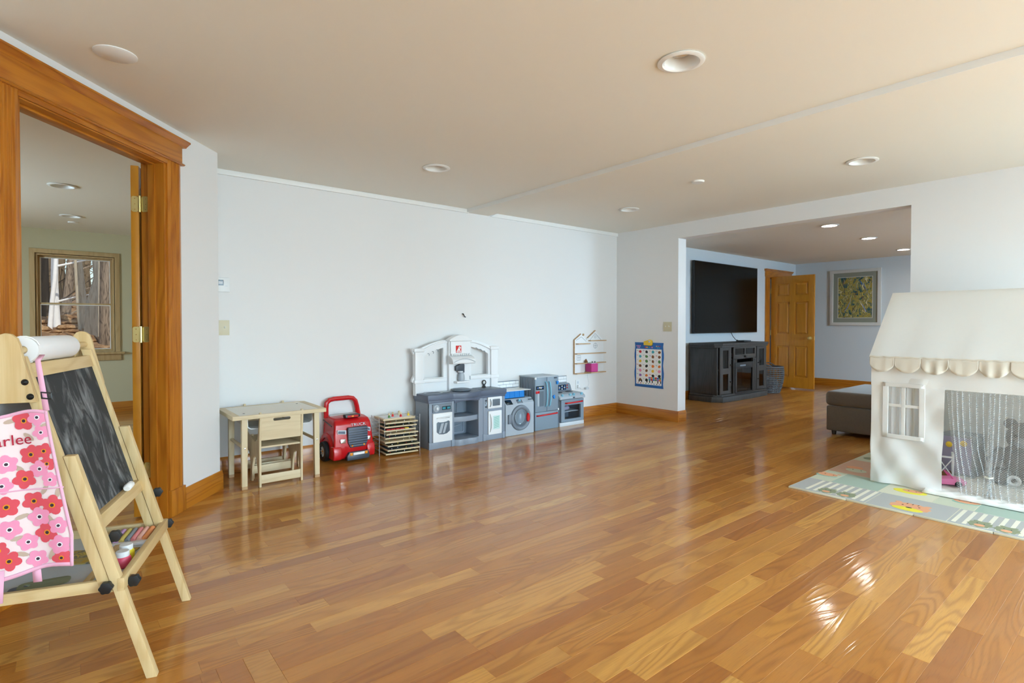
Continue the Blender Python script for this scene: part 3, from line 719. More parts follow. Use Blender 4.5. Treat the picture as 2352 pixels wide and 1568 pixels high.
# ------------------------------------------------------------------ red toy truck front
t = thing('toy_truck', 'glossy red toy truck front with black grille and carry handle', 'toy', (1.912, 4.56, 0), R(2))
FX = .185                                   # half width
prof = [(0, .03), (-.018, .06), (-.022, .16), (-.008, .26), (0, .34), (.03, .372), (.10, .385), (.24, .385), (.245, .30), (.245, .05), (.2, .03)]
m = MB()
def tr_row(y, z, k): return [(-FX*k, y, z), (FX*k, y, z)]
sec = []
for y, z in prof:
    k = 1.0 if z < .2 else 1.0-.14*(z-.2)/.185
    sec.append((y, z, FX*k))
vs = [(-w, y, z) for y, z, w in sec]+[(w, y, z) for y, z, w in sec]; n = len(sec)
m.add(vs, [tuple(range(n)), tuple(reversed(range(n, 2*n)))]+[(i, (i+1) % n, n+(i+1) % n, n+i) for i in range(n)])
m.build('body', 'plastic_red', t, bevel=.026, seg=4, angle=50)
for s in (-1, 1):          # flared wheel arches and front fenders
    arch = [(s*.165, .045+.125*math.cos(a), .10+.125*math.sin(a)) for a in [R(q) for q in range(-10, 191, 20)]]
    arch = [(x, y+.11, z) for x, y, z in arch]
    MB().tube(arch, .026, 8, flat=1).build('fender', 'plastic_red', t)
    MB().plate([(-.03, .035), (-.036, .10), (-.02, .155), (.05, .15), (.05, .035)], [], 'yz', s*.115, s*.192).build('bumper_corner', 'plastic_red', t, bevel=.014, seg=3)
grille = [(-.088, .305), (.088, .305), (.093, .285), (.09, .17), (.068, .128), (-.068, .128), (-.09, .17), (-.093, .285)]
g = MB().plate([(x+.03, z) for x, z in grille], [], 'xz', -.034, .02).build('grille', 'plastic_dark', t, bevel=.005)
for i in range(8):
    z = .145+i*.021; w = .068+.022*min(1, (z-.128)/.05)
    box(.03-w, -.038, z-.006, .03+w, -.030, z+.004).build('grille_slat', 'plastic_slate', g, bevel=.002)
for x in (-.055, .055): MB().lathe([(.0005, .008), (.007, .006), (.009, 0)], (.03+x, -.034, .145), 12, 'y').build('marker_light', 'amber', t)
for x in (-.105, .138):
    s = -1 if x < 0 else 1
    box(x-.024*(1 if s < 0 else .6), -.030, .175, x+.024*(1 if s < 0 else .6), -.012, .212).build('headlight', 'chrome', t, bevel=.006)
    MB().plate([(x-.045 if s < 0 else x-.014, .258), (x+.035 if s < 0 else x+.018, .247), (x+.035 if s < 0 else x+.018, .285), (x-.045 if s < 0 else x-.014, .292)], [], 'xz', -.018, .01).build('lamp_decal', 'plastic_pale_grey', t, bevel=.003)
    MB().plate([(x-.038 if s < 0 else x-.008, .264), (x+.022 if s < 0 else x+.01, .255), (x+.022 if s < 0 else x+.01, .276), (x-.038 if s < 0 else x-.008, .284)], [], 'xz', -.0195, -.016).build('lamp_print', 'plastic_slate', t)
MB().plate([(-.075, .022), (.125, .022), (.135, .05), (.12, .092), (-.055, .092), (-.078, .06)], [], 'xz', -.05, .0).build('bumper', 'plastic_dark', t, bevel=.006)
box(-.022, -.0525, .066, .082, -.049, .086).build('number_plate', 'print_white', t)
for x in (-.04, .098): box(x-.012, -.054, .064, x+.012, -.046, .088).build('turn_light', 'amber', t, bevel=.002)
box(-.062, .015, .382, .075, .075, .41).build('roof_light', 'plastic_black', t, bevel=.008)
box(-.045, .011, .387, .055, .017, .404).build('roof_light_lens', 'plastic_red', t); box(-.008, .008, .39, .01, .013, .402).build('roof_light_bulb', 'amber', t)
hp_ = [(-.15, .225, .37), (-.15, .225, .45), (-.145, .225, .50), (-.12, .225, .525), (-.08, .225, .533), (.06, .225, .533), (.10, .225, .525), (.125, .225, .50), (.14, .225, .45), (.155, .225, .37)]
MB().tube(hp_, .021, 10).build('handle', 'plastic_red', t)
box(-.13, .19, .376, .13, .25, .39).build('dashboard', 'plastic_pale_grey', t, bevel=.004)
MB().bar((-.187, .02, .325), (-.187, .2, .36), .006, .008).build('side_stripe', 'plastic_black', t)
for s in (-1, 1):
    w = thing('wheel', None, None, (s*.185, .165, .088)); w.parent = t
    MB().lathe([(.05, -.03), (.078, -.03), (.086, -.022), (.088, -.01), (.088, .01), (.086, .022), (.078, .03), (.05, .03)], n=32, axis='x').build('tyre', 'rubber', w)
    MB().lathe([(.0005, s*.012), (.05, s*.012), (.054, s*.02), (.054, -s*.01), (.0005, -s*.01)], n=28, axis='x').build('hub', 'plastic_mid_grey', w)
    for i in range(10):
        a = 2*math.pi*i/10; MB().bar((s*.02, .012*math.cos(a), .012*math.sin(a)), (s*.02, .05*math.cos(a), .05*math.sin(a)), .007, .006, (1, 0, 0)).build('spoke', 'plastic_pale_grey', w)
    for i in range(4):
        a = 2*math.pi*i/4; MB().ball((s*.022, .014*math.cos(a), .014*math.sin(a)), .005, 5).build('wheel_nut', 'amber', w)
text_mesh('lettering', 'TRUCK', .034, 'plastic_pale_grey', t, (.045, -.0085, .322), (R(84), 0, 0), .001, sx=1.25)

# ------------------------------------------------------------------ wire rack with puzzles
t = thing('wire_rack', 'thin white wire rack holding a stack of wooden puzzles', 'rack', (2.17, 4.585, 0), R(-5))
RWd, RDp = .40, .20
for x in (0, RWd):
    for y in (0, RDp):
        MB().cyl((x, y, 0), (x, y, .35), .0032, n=8).build('post', 'wire', t)
for x in (.05, RWd-.05): MB().cyl((x, -.004, .14), (x, -.004, .345), .0028, n=8).build('post', 'wire', t)
NPZ = 10
lev = [.014+.0335*i for i in range(NPZ)]
for z in lev:
    MB().tube([(0, 0, z), (0, RDp, z), (RWd, RDp, z), (RWd, 0, z)], .0022, 6).build('shelf_wire', 'wire', t)
M('puzzle_olive', (74, 78, 58), .6); M('puzzle_slate', (84, 90, 94), .6)
PZ = [('green', 'puzzle_olive', .045, .30), ('green', 'puzzle_slate', .055, .29), ('blue', 'puzzle_olive', .03, .29), ('brown', 'birch_x', .022, .28), ('yellow', 'puzzle_slate', .0, .27), ('white', 'birch_x', -.005, .27), ('red', 'puzzle_slate', -.005, .28), ('black', 'puzzle_olive', -.012, .27), ('orange', 'birch_x', -.015, .27), ('pale', 'print_white', -.02, .27)]
ordn = ['lowest', 'second lowest', 'third lowest', 'fourth lowest', 'fifth lowest', 'fifth from the top', 'fourth from the top', 'third from the top', 'second from the top', 'topmost']
for i, (cn, pm, pr, pwid) in enumerate(PZ):
    tp = i == NPZ-1
    pz = thing('wooden_puzzle', f'wooden puzzle board, {ordn[i]} in the wire rack' + (', with upright peg figures' if tp else ''), 'puzzle', (2.17, 4.585, lev[i]+.0024), R(-5), group='puzzles in the wire rack')
    x0 = .045+(.012*((i*7) % 3)-.01); x1 = x0+.315
    box(x0, -pr-.03, 0, x1, -pr-.03+.22, .011 if not tp else .016).build('board', 'birch_x', pz, bevel=.001)
    zt = .011 if not tp else .016
    if not tp: box(x0+.012, -pr-.018, zt, x1-.012, -pr+.178, zt+.0012).build('picture', pm, pz)
    else: box(x0+.02, -pr-.012, zt, x1-.02, -pr+.17, zt+.0012).build('picture', 'paper_white', pz)
    if tp:
        for px, py, cc in ((.075, .02, 'print_green'), (.13, .07, 'print_red'), (.19, .02, 'print_red'), (.215, .12, 'birch_z'), (.275, .04, 'print_yellow')):
            pg = thing('peg_figure', None, None, (x0+px, -pr+py, zt)); pg.parent = pz
            MB().lathe([(.0005, 0), (.011, 0), (.012, .004), (.009, .018), (.006, .024), (.0005, .024)], n=14).build('figure_body', cc, pg)
            MB().ball((0, 0, .033), .0105, 8).build('head', 'birch_z', pg)
    elif i == 6:
        for k, cc in enumerate(('print_red', 'print_red', 'print_red', 'print_red', 'print_yellow')):
            box(x0+.03+k*.045, -pr-.02, zt+.001, x0+.068+k*.045, -pr+.02, zt+.009).build('puzzle_piece', cc, pz, bevel=.002)
    else:
        for k in range(4): MB().lathe([(.0005, .008), (.004, .007), (.003, 0)], (x0+.05+k*.07, -pr-.002+.03*(k % 2), zt+.001), 8).build('peg', ('print_red', 'plastic_pale_grey', 'print_white', 'print_yellow')[(k+i) % 4], pz)

# ------------------------------------------------------------------ play kitchen
K = thing('play_kitchen', 'large grey play kitchen with a white arched backboard and hood', 'play kitchen', (2.643, 4.505, 0))
def P(mb, name, mat, par=None, bevel=.004, **kw): return mb.build(name, mat, par or K, bevel=bevel, **kw)
# left cabinet, right cabinet
m = MB().box(.0, .0, .0, .27, .26, .47).box(-.004, -.010, 0, .03, .02, .066).box(.03, -.004, 0, .25, .01, .064).box(.25, -.012, 0, .284, .02, .068).box(.0, -.007, .066, .028, .02, .44).box(.256, -.007, .068, .282, .02, .45)
P(m, 'cabinet', 'plastic_grey')
m = MB().box(.60, .0, .0, .92, .26, .46).box(.636, -.01, 0, .672, .02, .072).box(.672, -.004, 0, .89, .01, .06).box(.888, -.01, 0, .924, .02, .07).box(.64, -.006, .07, .662, .02, .45).box(.897, -.006, .07, .92, .02, .44)
P(m, 'cabinet', 'plastic_grey')
P(MB().box(.575, -.012, 0, .625, .25, .45), 'pillar', 'plastic_grey')
# open middle with shelves
P(MB().box(.27, .215, .05, .60, .23, .46), 'niche_back', 'plastic_mid_grey', bevel=0)
for i in range(7): P(MB().cyl((.295+i*.027, .213, .29), (.295+i*.027, .213, .415), .011, n=10), 'rib', 'plastic_mid_grey', bevel=0)
def bow(x0, x1, y, amp, n=16, wave=0): return [(x0+(x1-x0)*i/n, y-amp*math.sin(math.pi*i/n)-wave*math.sin(3*math.pi*i/n)) for i in range(n+1)]
for nm, z0, z1, pts in (('bottom_shelf', 0, .062, bow(.282, .585, -.004, .04, 20, .012)), ('middle_shelf', .232, .283, bow(.282, .585, .012, .03))):
    P(MB().plate(pts+[(.59, .22), (.275, .22)], [], 'xy', z0, z1), nm, 'plastic_grey')
P(MB().plate([(.282, .462), (.585, .462), (.585, .432), (.54, .43), (.43, .445), (.33, .43), (.282, .425)], [], 'xz', -.02, .0), 'top_apron', 'plastic_slate')
P(MB().plate(rrect(.29, .075, .545, .225, .02), [rrect(.302, .087, .533, .213, .014)], 'xz', .205, .216), 'niche_panel_frame', 'plastic_grey', bevel=.002)
P(MB().tube([(.33, .21, .15), (.37, .208, .19), (.42, .208, .15), (.50, .208, .16)], .006, 6), 'niche_relief', 'plastic_grey', bevel=0)
# counter
ctr = [(-.022, -.022), (.26, -.022)]+bow(.27, .60, -.022, .045)+[(.612, -.022), (.935, -.022), (.935, .262), (-.022, .262)]
P(MB().plate(ctr, [], 'xy', .468, .524), 'counter_top', 'plastic_slate', bevel=.008)
ctr2 = [(-.012, -.012), (.26, -.012)]+bow(.27, .60, -.012, .04)+[(.612, -.012), (.925, -.012), (.925, .255), (-.012, .255)]
P(MB().plate(ctr2, [], 'xy', .445, .47), 'counter_rim', 'plastic_slate')
P(MB().lathe([(.0005, .0), (.085, .0), (.1, .008), (.095, .02), (.08, .024), (.0005, .022)], (.45, .12, .524), 28), 'burner', 'plastic_dark_steel', bevel=0)
P(MB().lathe([(.06, .0), (.075, .0), (.078, .004), (.074, .006), (.06, .003)], (.12, .12, .524), 28, sx=1.3), 'sink_rim', 'plastic_silver', bevel=0)
P(MB().lathe([(.0005, .0), (.05, .0), (.06, .004), (.0005, .005)], (.25, .14, .524), 24, sx=1.2), 'cook_ring', 'plastic_silver', bevel=0)
P(MB().plate([(.66, .02), (.91, .02), (.91, .23), (.66, .23)], [], 'xy', .52, .5275), 'sink_surround', 'plastic_dark_steel')
f_ = thing('faucet', None, None, (.80, .20, .524)); f_.parent = K
MB().lathe([(.022, 0), (.024, .006), (.014, .014), (.011, .04), (.0005, .042)], n=16).build('faucet_base', 'plastic_black', f_)
MB().tube([(0, .018*math.sin(a), .055+.022*math.cos(a)) for a in [2*math.pi*i/16 for i in range(16)]], .006, 8, closed=True).build('faucet_ring', 'plastic_black', f_, rot=(0, 0, R(60)))
# oven
ov = P(MB().plate(rrect(.036, .066, .254, .345, .006), [], 'xz', -.018, 0), 'oven_door', 'plastic_white', bevel=.003)
ovw = [(.074, .25), (.09, .262), (.11, .256), (.148, .254), (.186, .258), (.205, .266), (.222, .258), (.224, .165), (.19, .142), (.148, .136), (.10, .142), (.075, .165)]
P(MB().plate(ovw, [], 'xz', -.021, -.01), 'oven_window', 'plastic_dark_steel', ov, bevel=.002)
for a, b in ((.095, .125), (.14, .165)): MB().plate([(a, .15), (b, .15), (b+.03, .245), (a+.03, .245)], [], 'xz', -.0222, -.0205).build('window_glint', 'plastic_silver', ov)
P(MB().tube([(.073, -.02, .297), (.085, -.03, .30), (.148, -.035, .303), (.21, -.03, .305), (.225, -.02, .305)], .006, 8), 'oven_handle', 'plastic_white', ov, bevel=0)
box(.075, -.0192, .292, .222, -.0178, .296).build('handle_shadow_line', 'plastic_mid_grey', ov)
P(MB().plate(rrect(.036, .352, .25, .432, .006), [], 'xz', -.014, 0), 'control_panel', 'plastic_mid_grey', bevel=.003)
P(MB().lathe([(.034, 0), (.034, .004), (.027, .005), (.027, .01), (.02, .012), (.019, .02), (.0005, .021)], (.074, -.014, .393), 24, 'y'), 'oven_knob', 'plastic_silver', bevel=0)
P(MB().box(.066, -.04, .381, .082, -.03, .405), 'oven_knob_grip', 'plastic_white', bevel=.003)
P(MB().box(.138, -.0165, .373, .234, -.012, .407), 'oven_display', 'lcd', bevel=0)
for a, b in ((.143, .178), (.194, .228)): box(a, -.0172, .380, b, -.016, .40).build('display_digits', 'lcd_teal', K)
# microwave and small fridge on the right
mw = P(MB().plate(rrect(.690, .33, .872, .448, .006), [], 'xz', -.02, 0), 'microwave_door', 'plastic_white', bevel=.003)
P(MB().plate(rrect(.748, .355, .845, .425, .006), [], 'xz', -.0225, -.01), 'microwave_window', 'plastic_dark_steel', mw, bevel=.001)
P(MB().tube([(.715, -.02, .35), (.722, -.032, .37), (.724, -.034, .39), (.722, -.032, .41), (.715, -.02, .43)], .006, 8), 'microwave_handle', 'plastic_silver', mw, bevel=0)
for z in (.415, .385, .35): box(.667, -.012, z-.006, .683, -.002, z+.006).build('microwave_button', 'plastic_dark' if z != .385 else 'plastic_silver', K)
fd = P(MB().plate(rrect(.698, .058, .870, .302, .006), [], 'xz', -.018, 0), 'fridge_door', 'plastic_white', bevel=.003)
P(MB().tube([(.718, -.018, .085), (.727, -.032, .13), (.729, -.034, .18), (.727, -.032, .23), (.718, -.018, .275)], .006, 8), 'fridge_handle', 'plastic_warm_white', fd, bevel=0)
M('print_pale_teal', (196, 226, 222), .5); M('print_mid_teal', (132, 186, 172), .5)
box(.758, -.0192, .11, .845, -.0178, .25).build('fridge_sticker', 'print_pale_teal', fd)
for k in range(7): MB().bar((.768, -.0197, .125+k*.017), (.832, -.0197, .137+k*.017), .0012, .006, (0, 0, 1)).build('sticker_leaf', 'print_mid_teal', fd)
# white backboard with two arched openings
n = 10
out = [(-.03, .5), (-.03, .62), (-.055, .635), (-.055, .66), (-.032, .70), (-.032, .90), (-.055, .935), (-.055, .965), (.04, .967)]
out += [(.04+.30*i/n, .967+.075*math.sin(math.pi/2*i/n)) for i in range(1, n+1)]
out += [(.36, 1.05)]+[(.36+.115*i/6, 1.05+.045*math.sin(math.pi/2*i/6)) for i in range(1, 7)]
out = out+[(.95-x, z) for x, z in reversed(out)]
holeL = [(.078, .665), (.302, .665), (.302, .965), (.27, .958), (.20, .94), (.13, .915), (.085, .89), (.078, .88)]
holeR = [(.95-x, z) for x, z in reversed(holeL)]
bb = P(MB().plate(out, [holeL, holeR], 'xz', .225, .258), 'backboard', 'plastic_white', bevel=.006)
for x0, x1 in ((-.048, .068), (.882, .998)):
    P(MB().box(x0+.015, .20, .5, x1-.01, .235, .93), 'backboard_pillar', 'plastic_white', bb, bevel=.006)
    P(MB().box(x0, .19, .93, x1, .24, .966), 'pillar_capital', 'plastic_white', bb, bevel=.008)
    P(MB().box(x0+.004, .192, .618, x1, .24, .655), 'pillar_band', 'plastic_white', bb, bevel=.008)
for x0, x1 in ((.06, .33), (.62, .89)): P(MB().box(x0, .195, .62, x1, .232, .66), 'backboard_ledge', 'plastic_white', bb, bevel=.008)
def archtop(x0, x1, dz, y0, y1):
    a = [(.06+.28*i/8, .955+.08*math.sin(math.pi/2*i/8)) for i in range(9)]; a = a+[(x, z-.022) for x, z in reversed(a)]
    return a
a = archtop(0, 0, 0, 0, 0)
P(MB().plate(a, [], 'xz', .205, .24), 'arch_moulding', 'plastic_white', bb, bevel=.005)
P(MB().plate([(.95-x, z) for x, z in reversed(a)], [], 'xz', .205, .24), 'arch_moulding', 'plastic_white', bb, bevel=.005)
P(MB().box(.347, .188, .50, .603, .24, 1.04), 'hood_column', 'plastic_white', bb, bevel=.006)
cp = [(.335, 1.03)]+[(.335+.28*i/12, 1.045+.052*math.sin(math.pi*i/12)) for i in range(13)]+[(.615, 1.03)]
P(MB().plate(cp, [], 'xz', .155, .245), 'hood_crown', 'plastic_white', bb, bevel=.008)
P(MB().box(.355, .165, .90, .595, .2, 1.03), 'hood_front', 'plastic_white', bb, bevel=.008)
for i in range(9): P(MB().ball((.37+i*.0262, .16, .893), .0115, 6), 'hood_bead', 'plastic_white', bb, bevel=0)
sk = MB()
hs = [(y, z) for y, z in ((.175, .885), (.13, .868), (.10, .845), (.09, .81), (.10, .80), (.2, .80), (.2, .885))]
sk.plate(hs, [], 'yz', .335, .615)
for i, v in enumerate(sk.v):
    x, y, z = v
    if z < .83: sk.v[i] = (x, y, z+.02*math.sin(math.pi*(x-.335)/.28))
P(sk, 'hood_skirt', 'plastic_white', bb, bevel=.006)
MB().tube([(.345+.26*i/10, .085+.0*i, .818+.036*math.sin(math.pi*i/10)) for i in range(11)], .004, 6).build('hood_trim_line', 'plastic_pale_grey', bb)
# red emblem
em = box(.415, .1632, .913, .482, .1655, .985).build('emblem', 'print_red', bb)
MB().plate([(.422, .932), (.438, .946), (.450, .972), (.462, .978), (.474, .970), (.474, .957), (.462, .946), (.470, .938), (.474, .932)], [[(.456, .966), (.466, .963), (.461, .955), (.455, .957)]], 'xz', .1622, .1634).build('emblem_figure', 'print_white', em)
MB().plate([(.420, .927), (.478, .927), (.478, .921), (.462, .917), (.452, .923), (.442, .917), (.420, .921)], [], 'xz', .1622, .1634).build('emblem_base', 'print_white', em)
for x, z in ((.115, .912), (.165, .932), (.215, .948), (.70, .955), (.755, .938), (.805, .918)):
    MB().tube([(x, .215, z), (x, .195, z), (x+.003, .19, z-.012), (x+.002, .196, z-.02)], .0028, 6).build('utensil_hook', 'plastic_mid_grey', bb)
cm = thing('coffee_pot', 'dark toy coffee pot hanging under the play kitchen hood', 'toy', (2.643+.41, 4.505+.15, .62))
MB().plate([(.0, .155), (.08, .185), (.095, .182), (.104, .165), (.104, .085), (.075, .075), (.055, .105), (.0, .105)], [], 'xz', 0, .03).build('handle', 'plastic_dark', cm, bevel=.006)
MB().lathe([(.0005, 0), (.03, 0), (.036, .02), (.034, .055), (.024, .085), (.026, .09), (.0005, .09)], (.062, .0, 0), 20).build('jug', 'plastic_silver', cm)
MB().lathe([(.02, .088), (.03, .092), (.028, .104), (.0005, .106)], (.05, .0, 0), 18).build('lid', 'plastic_pale_grey', cm)
P(MB().box(.40, .12, .60, .56, .19, .62), 'pot_stand', 'plastic_white', bb, bevel=.006)

# ------------------------------------------------------------------ tiles behind washer and stove
def tiles(par, x0, x1, z0, z1, y, rows, cols):
    b = box(x0-.004, y, z0-.004, x1+.004, y+.012, z1+.004).build('tile_backing', 'plastic_dark_steel', par)
    rh = (z1-z0)/rows; cw = (x1-x0)/cols
    for r in range(rows):
        off = 0 if r % 2 == 0 else -cw/2
        for c in range(cols+1):
            a, e = max(x0, x0+off+c*cw), min(x1, x0+off+(c+1)*cw)
            if e-a > .015: box(a+.0016, y-.004, z0+r*rh+.0016, e-.0016, y+.002, z0+(r+1)*rh-.0016).build('tile', 'plastic_white', b, bevel=.001)
M('bowl_grey', (124, 140, 154), .12, coat=.5)
Wm = thing('toy_washer', 'grey toy washing machine with a round door and red handle', 'toy appliance', (3.586, 4.512, 0))
m = MB().plate([(0, 0), (.27, 0), (.27, .40), (.05, .395), (.0, .345)], [], 'yz', 0, .405)
m.build('body', 'plastic_silver', Wm, bevel=.010, seg=3)
MB().lathe([(.092, -.004), (.098, .014), (.108, .022), (.122, .024), (.134, .018), (.140, .004), (.142, -.004)], (.206, 0, .187), 48, 'y').build('door_ring', 'plastic_mid_grey', Wm)
MB().lathe([(.0005, .012), (.05, .010), (.085, .003), (.098, -.0), (.098, -.003), (.0005, -.003)], (.206, -.006, .187), 40, 'y').build('door_glass', 'plastic_dark_steel', Wm)
MB().lathe([(.0005, .0), (.058, .0), (.064, .002), (.07, -.002)], (.185, -.018, .195), 32, 'y', sy=1.15).build('glass_bowl', 'bowl_grey', Wm)
MB().lathe([(.0005, .014), (.03, .012), (.036, .0)], (.302, -.014, .183), 24, 'y', sx=.62, sy=1.45).build('door_handle', 'plastic_red', Wm)
box(.028, -.02, .135, .07, .0, .235).build('door_hinge', 'plastic_mid_grey', Wm, bevel=.005)
MB().add([(.012, -.0015, .338), (.10, -.0015, .338), (.092, .035, .3835), (.004, .035, .3835)], [(0, 1, 2, 3)]).build('display', 'lcd', Wm, solid=.003, loc=(0, -.002, .003))
kn = MB().lathe([(.0005, .018), (.014, .016), (.016, 0)], (0, 0, 0), 16, 'y').build('dial', 'plastic_pale_blue', Wm, loc=(.205, .022, .370), rot=(R(-42), 0, 0))
MB().add([(.165, -.001, .345), (.245, -.001, .345), (.24, .03, .379), (.17, .03, .379)], [(0, 1, 2, 3)]).build('dial_panel', 'plastic_mid_grey', Wm, solid=.003)
box(.335, .012, .37, .385, .02, .38).build('badge', 'plastic_dark', Wm, rot=None)
tb = MB().box(.0, .045, .40, .303, .05, .478).box(.297, .045, .40, .303, .24, .478).box(0, .235, .40, .303, .24, .478).box(0, .045, .40, .303, .24, .404)
tb.build('storage_bin', 'plastic_blue', Wm)
for i in range(4): box(.02+i*.07, .042, .405, .023+i*.07, .046, .476).build('bin_rib', 'plastic_blue', Wm)
MB().plate([(.0, .015), (.36, .005), (.365, .012), (.35, .24), (.0, .245)], [], 'xy', .480, .487).build('folding_board', 'plastic_white', Wm, bevel=.002)
tiles(Wm, .03, .40, .49, .558, .264, 2, 4)

Fr = thing('toy_fridge', 'grey toy refrigerator with two doors and a red handled drawer', 'toy appliance', (4.043, 4.552, 0))
m = MB().box(.004, .02, 0, .358, .275, .60); m.build('body', 'plastic_mid_grey', Fr, bevel=.008)
for i in range(5): box(.000, .05+i*.045, .02, .006, .07+i*.045, .585).build('side_rib', 'plastic_mid_grey', Fr, bevel=.002)
box(-.002, .0, .598, .364, .278, .612).build('top', 'plastic_silver', Fr, bevel=.005)
dl = box(.0, .0, .21, .180, .03, .60).build('door', 'plastic_steel', Fr, bevel=.006)
dr = box(.184, .0, .21, .362, .03, .60).build('door', 'plastic_steel', Fr, bevel=.006)
dd = box(.0, .0, .0, .362, .03, .205).build('drawer', 'plastic_steel', Fr, bevel=.006)
for x, par, s in ((.158, dl, -1), (.212, dr, 1)):
    MB().tube([(x, .0, .55), (x+s*.0, -.02, .53), (x, -.03, .47), (x, -.034, .405), (x, -.03, .34), (x, -.02, .28), (x, 0, .265)], .0085, 8).build('handle', 'plastic_pale_blue', par)
MB().tube([(.022, 0, .168), (.03, -.02, .170), (.10, -.03, .174), (.18, -.033, .176), (.26, -.03, .177), (.325, -.02, .177), (.335, 0, .177)], .0085, 8).build('handle', 'plastic_red', dd)
box(.012, -.003, .462, .13, .001, .505).build('display', 'lcd', dl)
for k, cc in enumerate(('print_blue', 'print_white', 'print_white', 'print_blue')): box(.03+k*.024, -.004, .475+.004*(k % 2), .045+k*.024, -.002, .493).build('display_icon', cc, dl)
box(.065, -.002, .272, .126, .002, .445).build('dispenser_recess', 'plastic_dark_steel', dl)
box(.008, -.006, .42, .062, .002, .45).build('dispenser_lever', 'plastic_red', dl, bevel=.003)
box(.030, -.004, .275, .06, .002, .42).build('dispenser_panel', 'plastic_silver', dl, bevel=.002)
box(.29, -.002, .578, .335, .001, .592).build('badge', 'plastic_dark', dr)
for x, z in ((-.002, .592), (.352, .215)): box(x, -.004, z-.012, x+.018, .012, z+.012).build('hinge_cap', 'plastic_white', Fr, bevel=.003)
for (x, z, lb, a) in ((.338, .528, 'blue toy magnet near the top edge of the toy fridge door', 10), (.285, .366, 'blue toy magnet halfway down the toy fridge door', -20)):
    t = thing('toy_magnet', lb, 'magnet', (4.043+x, 4.552, z), 0, group='blue magnets on the toy fridge')
    mm = Matrix.Rotation(R(a), 4, 'Y')
    MB().box(-.012, -.014, -.02, .012, 0, .02, mm).box(-.02, -.012, .004, .02, 0, .016, mm).build('magnet_body', 'plastic_blue', t, bevel=.003)

St = thing('toy_stove', 'grey toy stove with pale blue knobs and a red oven handle', 'toy appliance', (4.422, 4.545, 0))
m = MB().box(.012, .03, .01, .405, .26, .315)
MB().box(.012, .03, .01, .03, .26, .315).box(.387, .03, .01, .405, .26, .315).box(.012, .245, .01, .405, .26, .315).box(.012, .03, .01, .405, .26, .05).box(.012, .03, .29, .405, .26, .315).build('body', 'plastic_mid_grey', St, bevel=.004)
box(.0, .0, .0, .408, .05, .046).build('base', 'plastic_pale_grey', St, bevel=.005)
dr = MB().plate(rrect(.024, .05, .402, .312, .006), [rrect(.08, .082, .352, .246, .006)], 'xz', .0, .03).build('oven_door', 'plastic_steel', St, bevel=.004)
box(.078, .012, .08, .354, .016, .248).build('oven_glass', 'clear_glass', dr)
MB().tube([(.088, .0, .272), (.10, -.022, .274), (.23, -.03, .277), (.36, -.022, .279), (.372, 0, .279)], .009, 8).build('handle', 'plastic_red', dr)
MB().box(.07, .05, .158, .36, .22, .164).build('oven_rack', 'plastic_pale_grey', St)
for i in range(9): MB().cyl((.085+i*.032, .05, .168), (.085+i*.032, .22, .168), .002, n=6).build('rack_wire', 'plastic_pale_grey', St)
m = MB().plate([(-.012, .318), (-.012, .345), (.03, .378), (.26, .385), (.26, .318)], [], 'yz', -.006, .432-.012)
m.build('cooktop', 'plastic_silver', St, bevel=.008, seg=3)
for i, x in enumerate((.045, .175, .235, .37)):
    kk = MB().lathe([(.0005, .022), (.013, .02), (.017, .004), (.018, 0)], (0, 0, 0), 16, 'y').build('knob', 'plastic_pale_blue', St, loc=(x, .01, .362), rot=(R(-50), 0, 0))
for x in (.12, .30): MB().lathe([(.0005, .004), (.045, .004), (.05, 0)], (x, .15, .382), 24).build('burner', 'plastic_dark', St)
MB().plate([(.10, .385), (.405, .385), (.385, .45), (.365, .478), (.345, .482), (.10, .482)], [], 'xz', .205, .245).build('back_panel', 'plastic_mid_grey', St, bevel=.006)
box(.17, .2, .40, .30, .206, .465).build('display', 'lcd', St)
for i in range(3):
    for j in range(3): box(.178+i*.042, .198, .408+j*.018, .198+i*.042, .2005, .418+j*.018).build('display_icon', 'print_white' if (i+j) % 2 else 'print_blue', St)
for z in (.455, .425): MB().lathe([(.0005, .006), (.008, .005), (.009, 0)], (.322, .205, z), 12, 'y').build('button', 'plastic_red', St)
box(.205, -.016, .326, .235, -.01, .342).build('badge', 'plastic_dark', St)
tiles(St, .03, .355, .488, .562, .25, 2, 3)
t = thing('toy_food', 'purple toy with a yellow end inside the toy stove', 'toy', (4.422+.13, 4.545+.085, .172))
MB().tube([(-.02, 0, .025), (.0, 0, .026), (.04, 0, .028), (.08, 0, .03), (.105, 0, .026)], [.012, .024, .026, .024, .01], 12).build('wrapper', 'quilt_purple', t)
MB().ball((-.035, -.005, .02), .02, 8).build('end', 'print_yellow', t)
# ------------------------------------------------------------------ house shelf on the wall
S = thing('house_shelf', 'white house shaped wall shelf with thin wooden ledges', 'shelf', (5.0, YB, 0))
hx = [(-.057, .572), (-.057, 1.008), (.062, 1.082), (.178, 1.0), (.178, 1.022), (.335, 1.125), (.50, 1.0), (.50, .572)]
MB().plate(hx, [], 'xz', -.012, 0).build('back_board', 'plastic_white', S)
def edge(a, b, nm='edge_strip', w=.008): MB().bar((a[0], -.013, a[1]), (b[0], -.013, b[1]), w, .018, (0, 1, 0)).build(nm, 'ply_edge', S)
edge((-.057, .572), (-.057, 1.008)); edge((-.057, 1.008), (.062, 1.082)); edge((.186, 1.028), (.335, 1.125))
box(.108, -.02, 1.058, .122, 0, 1.085).build('chimney', 'shelf_wood', S)
for z, a, b in ((.956, -.03, .197), (.993, .205, .505), (.83, -.05, .50), (.705, -.05, .50), (.578, -.05, .50)):
    box(a, -.062, z-.006, b, -.012, z+.006).build('ledge', 'shelf_wood', S, bevel=.001)
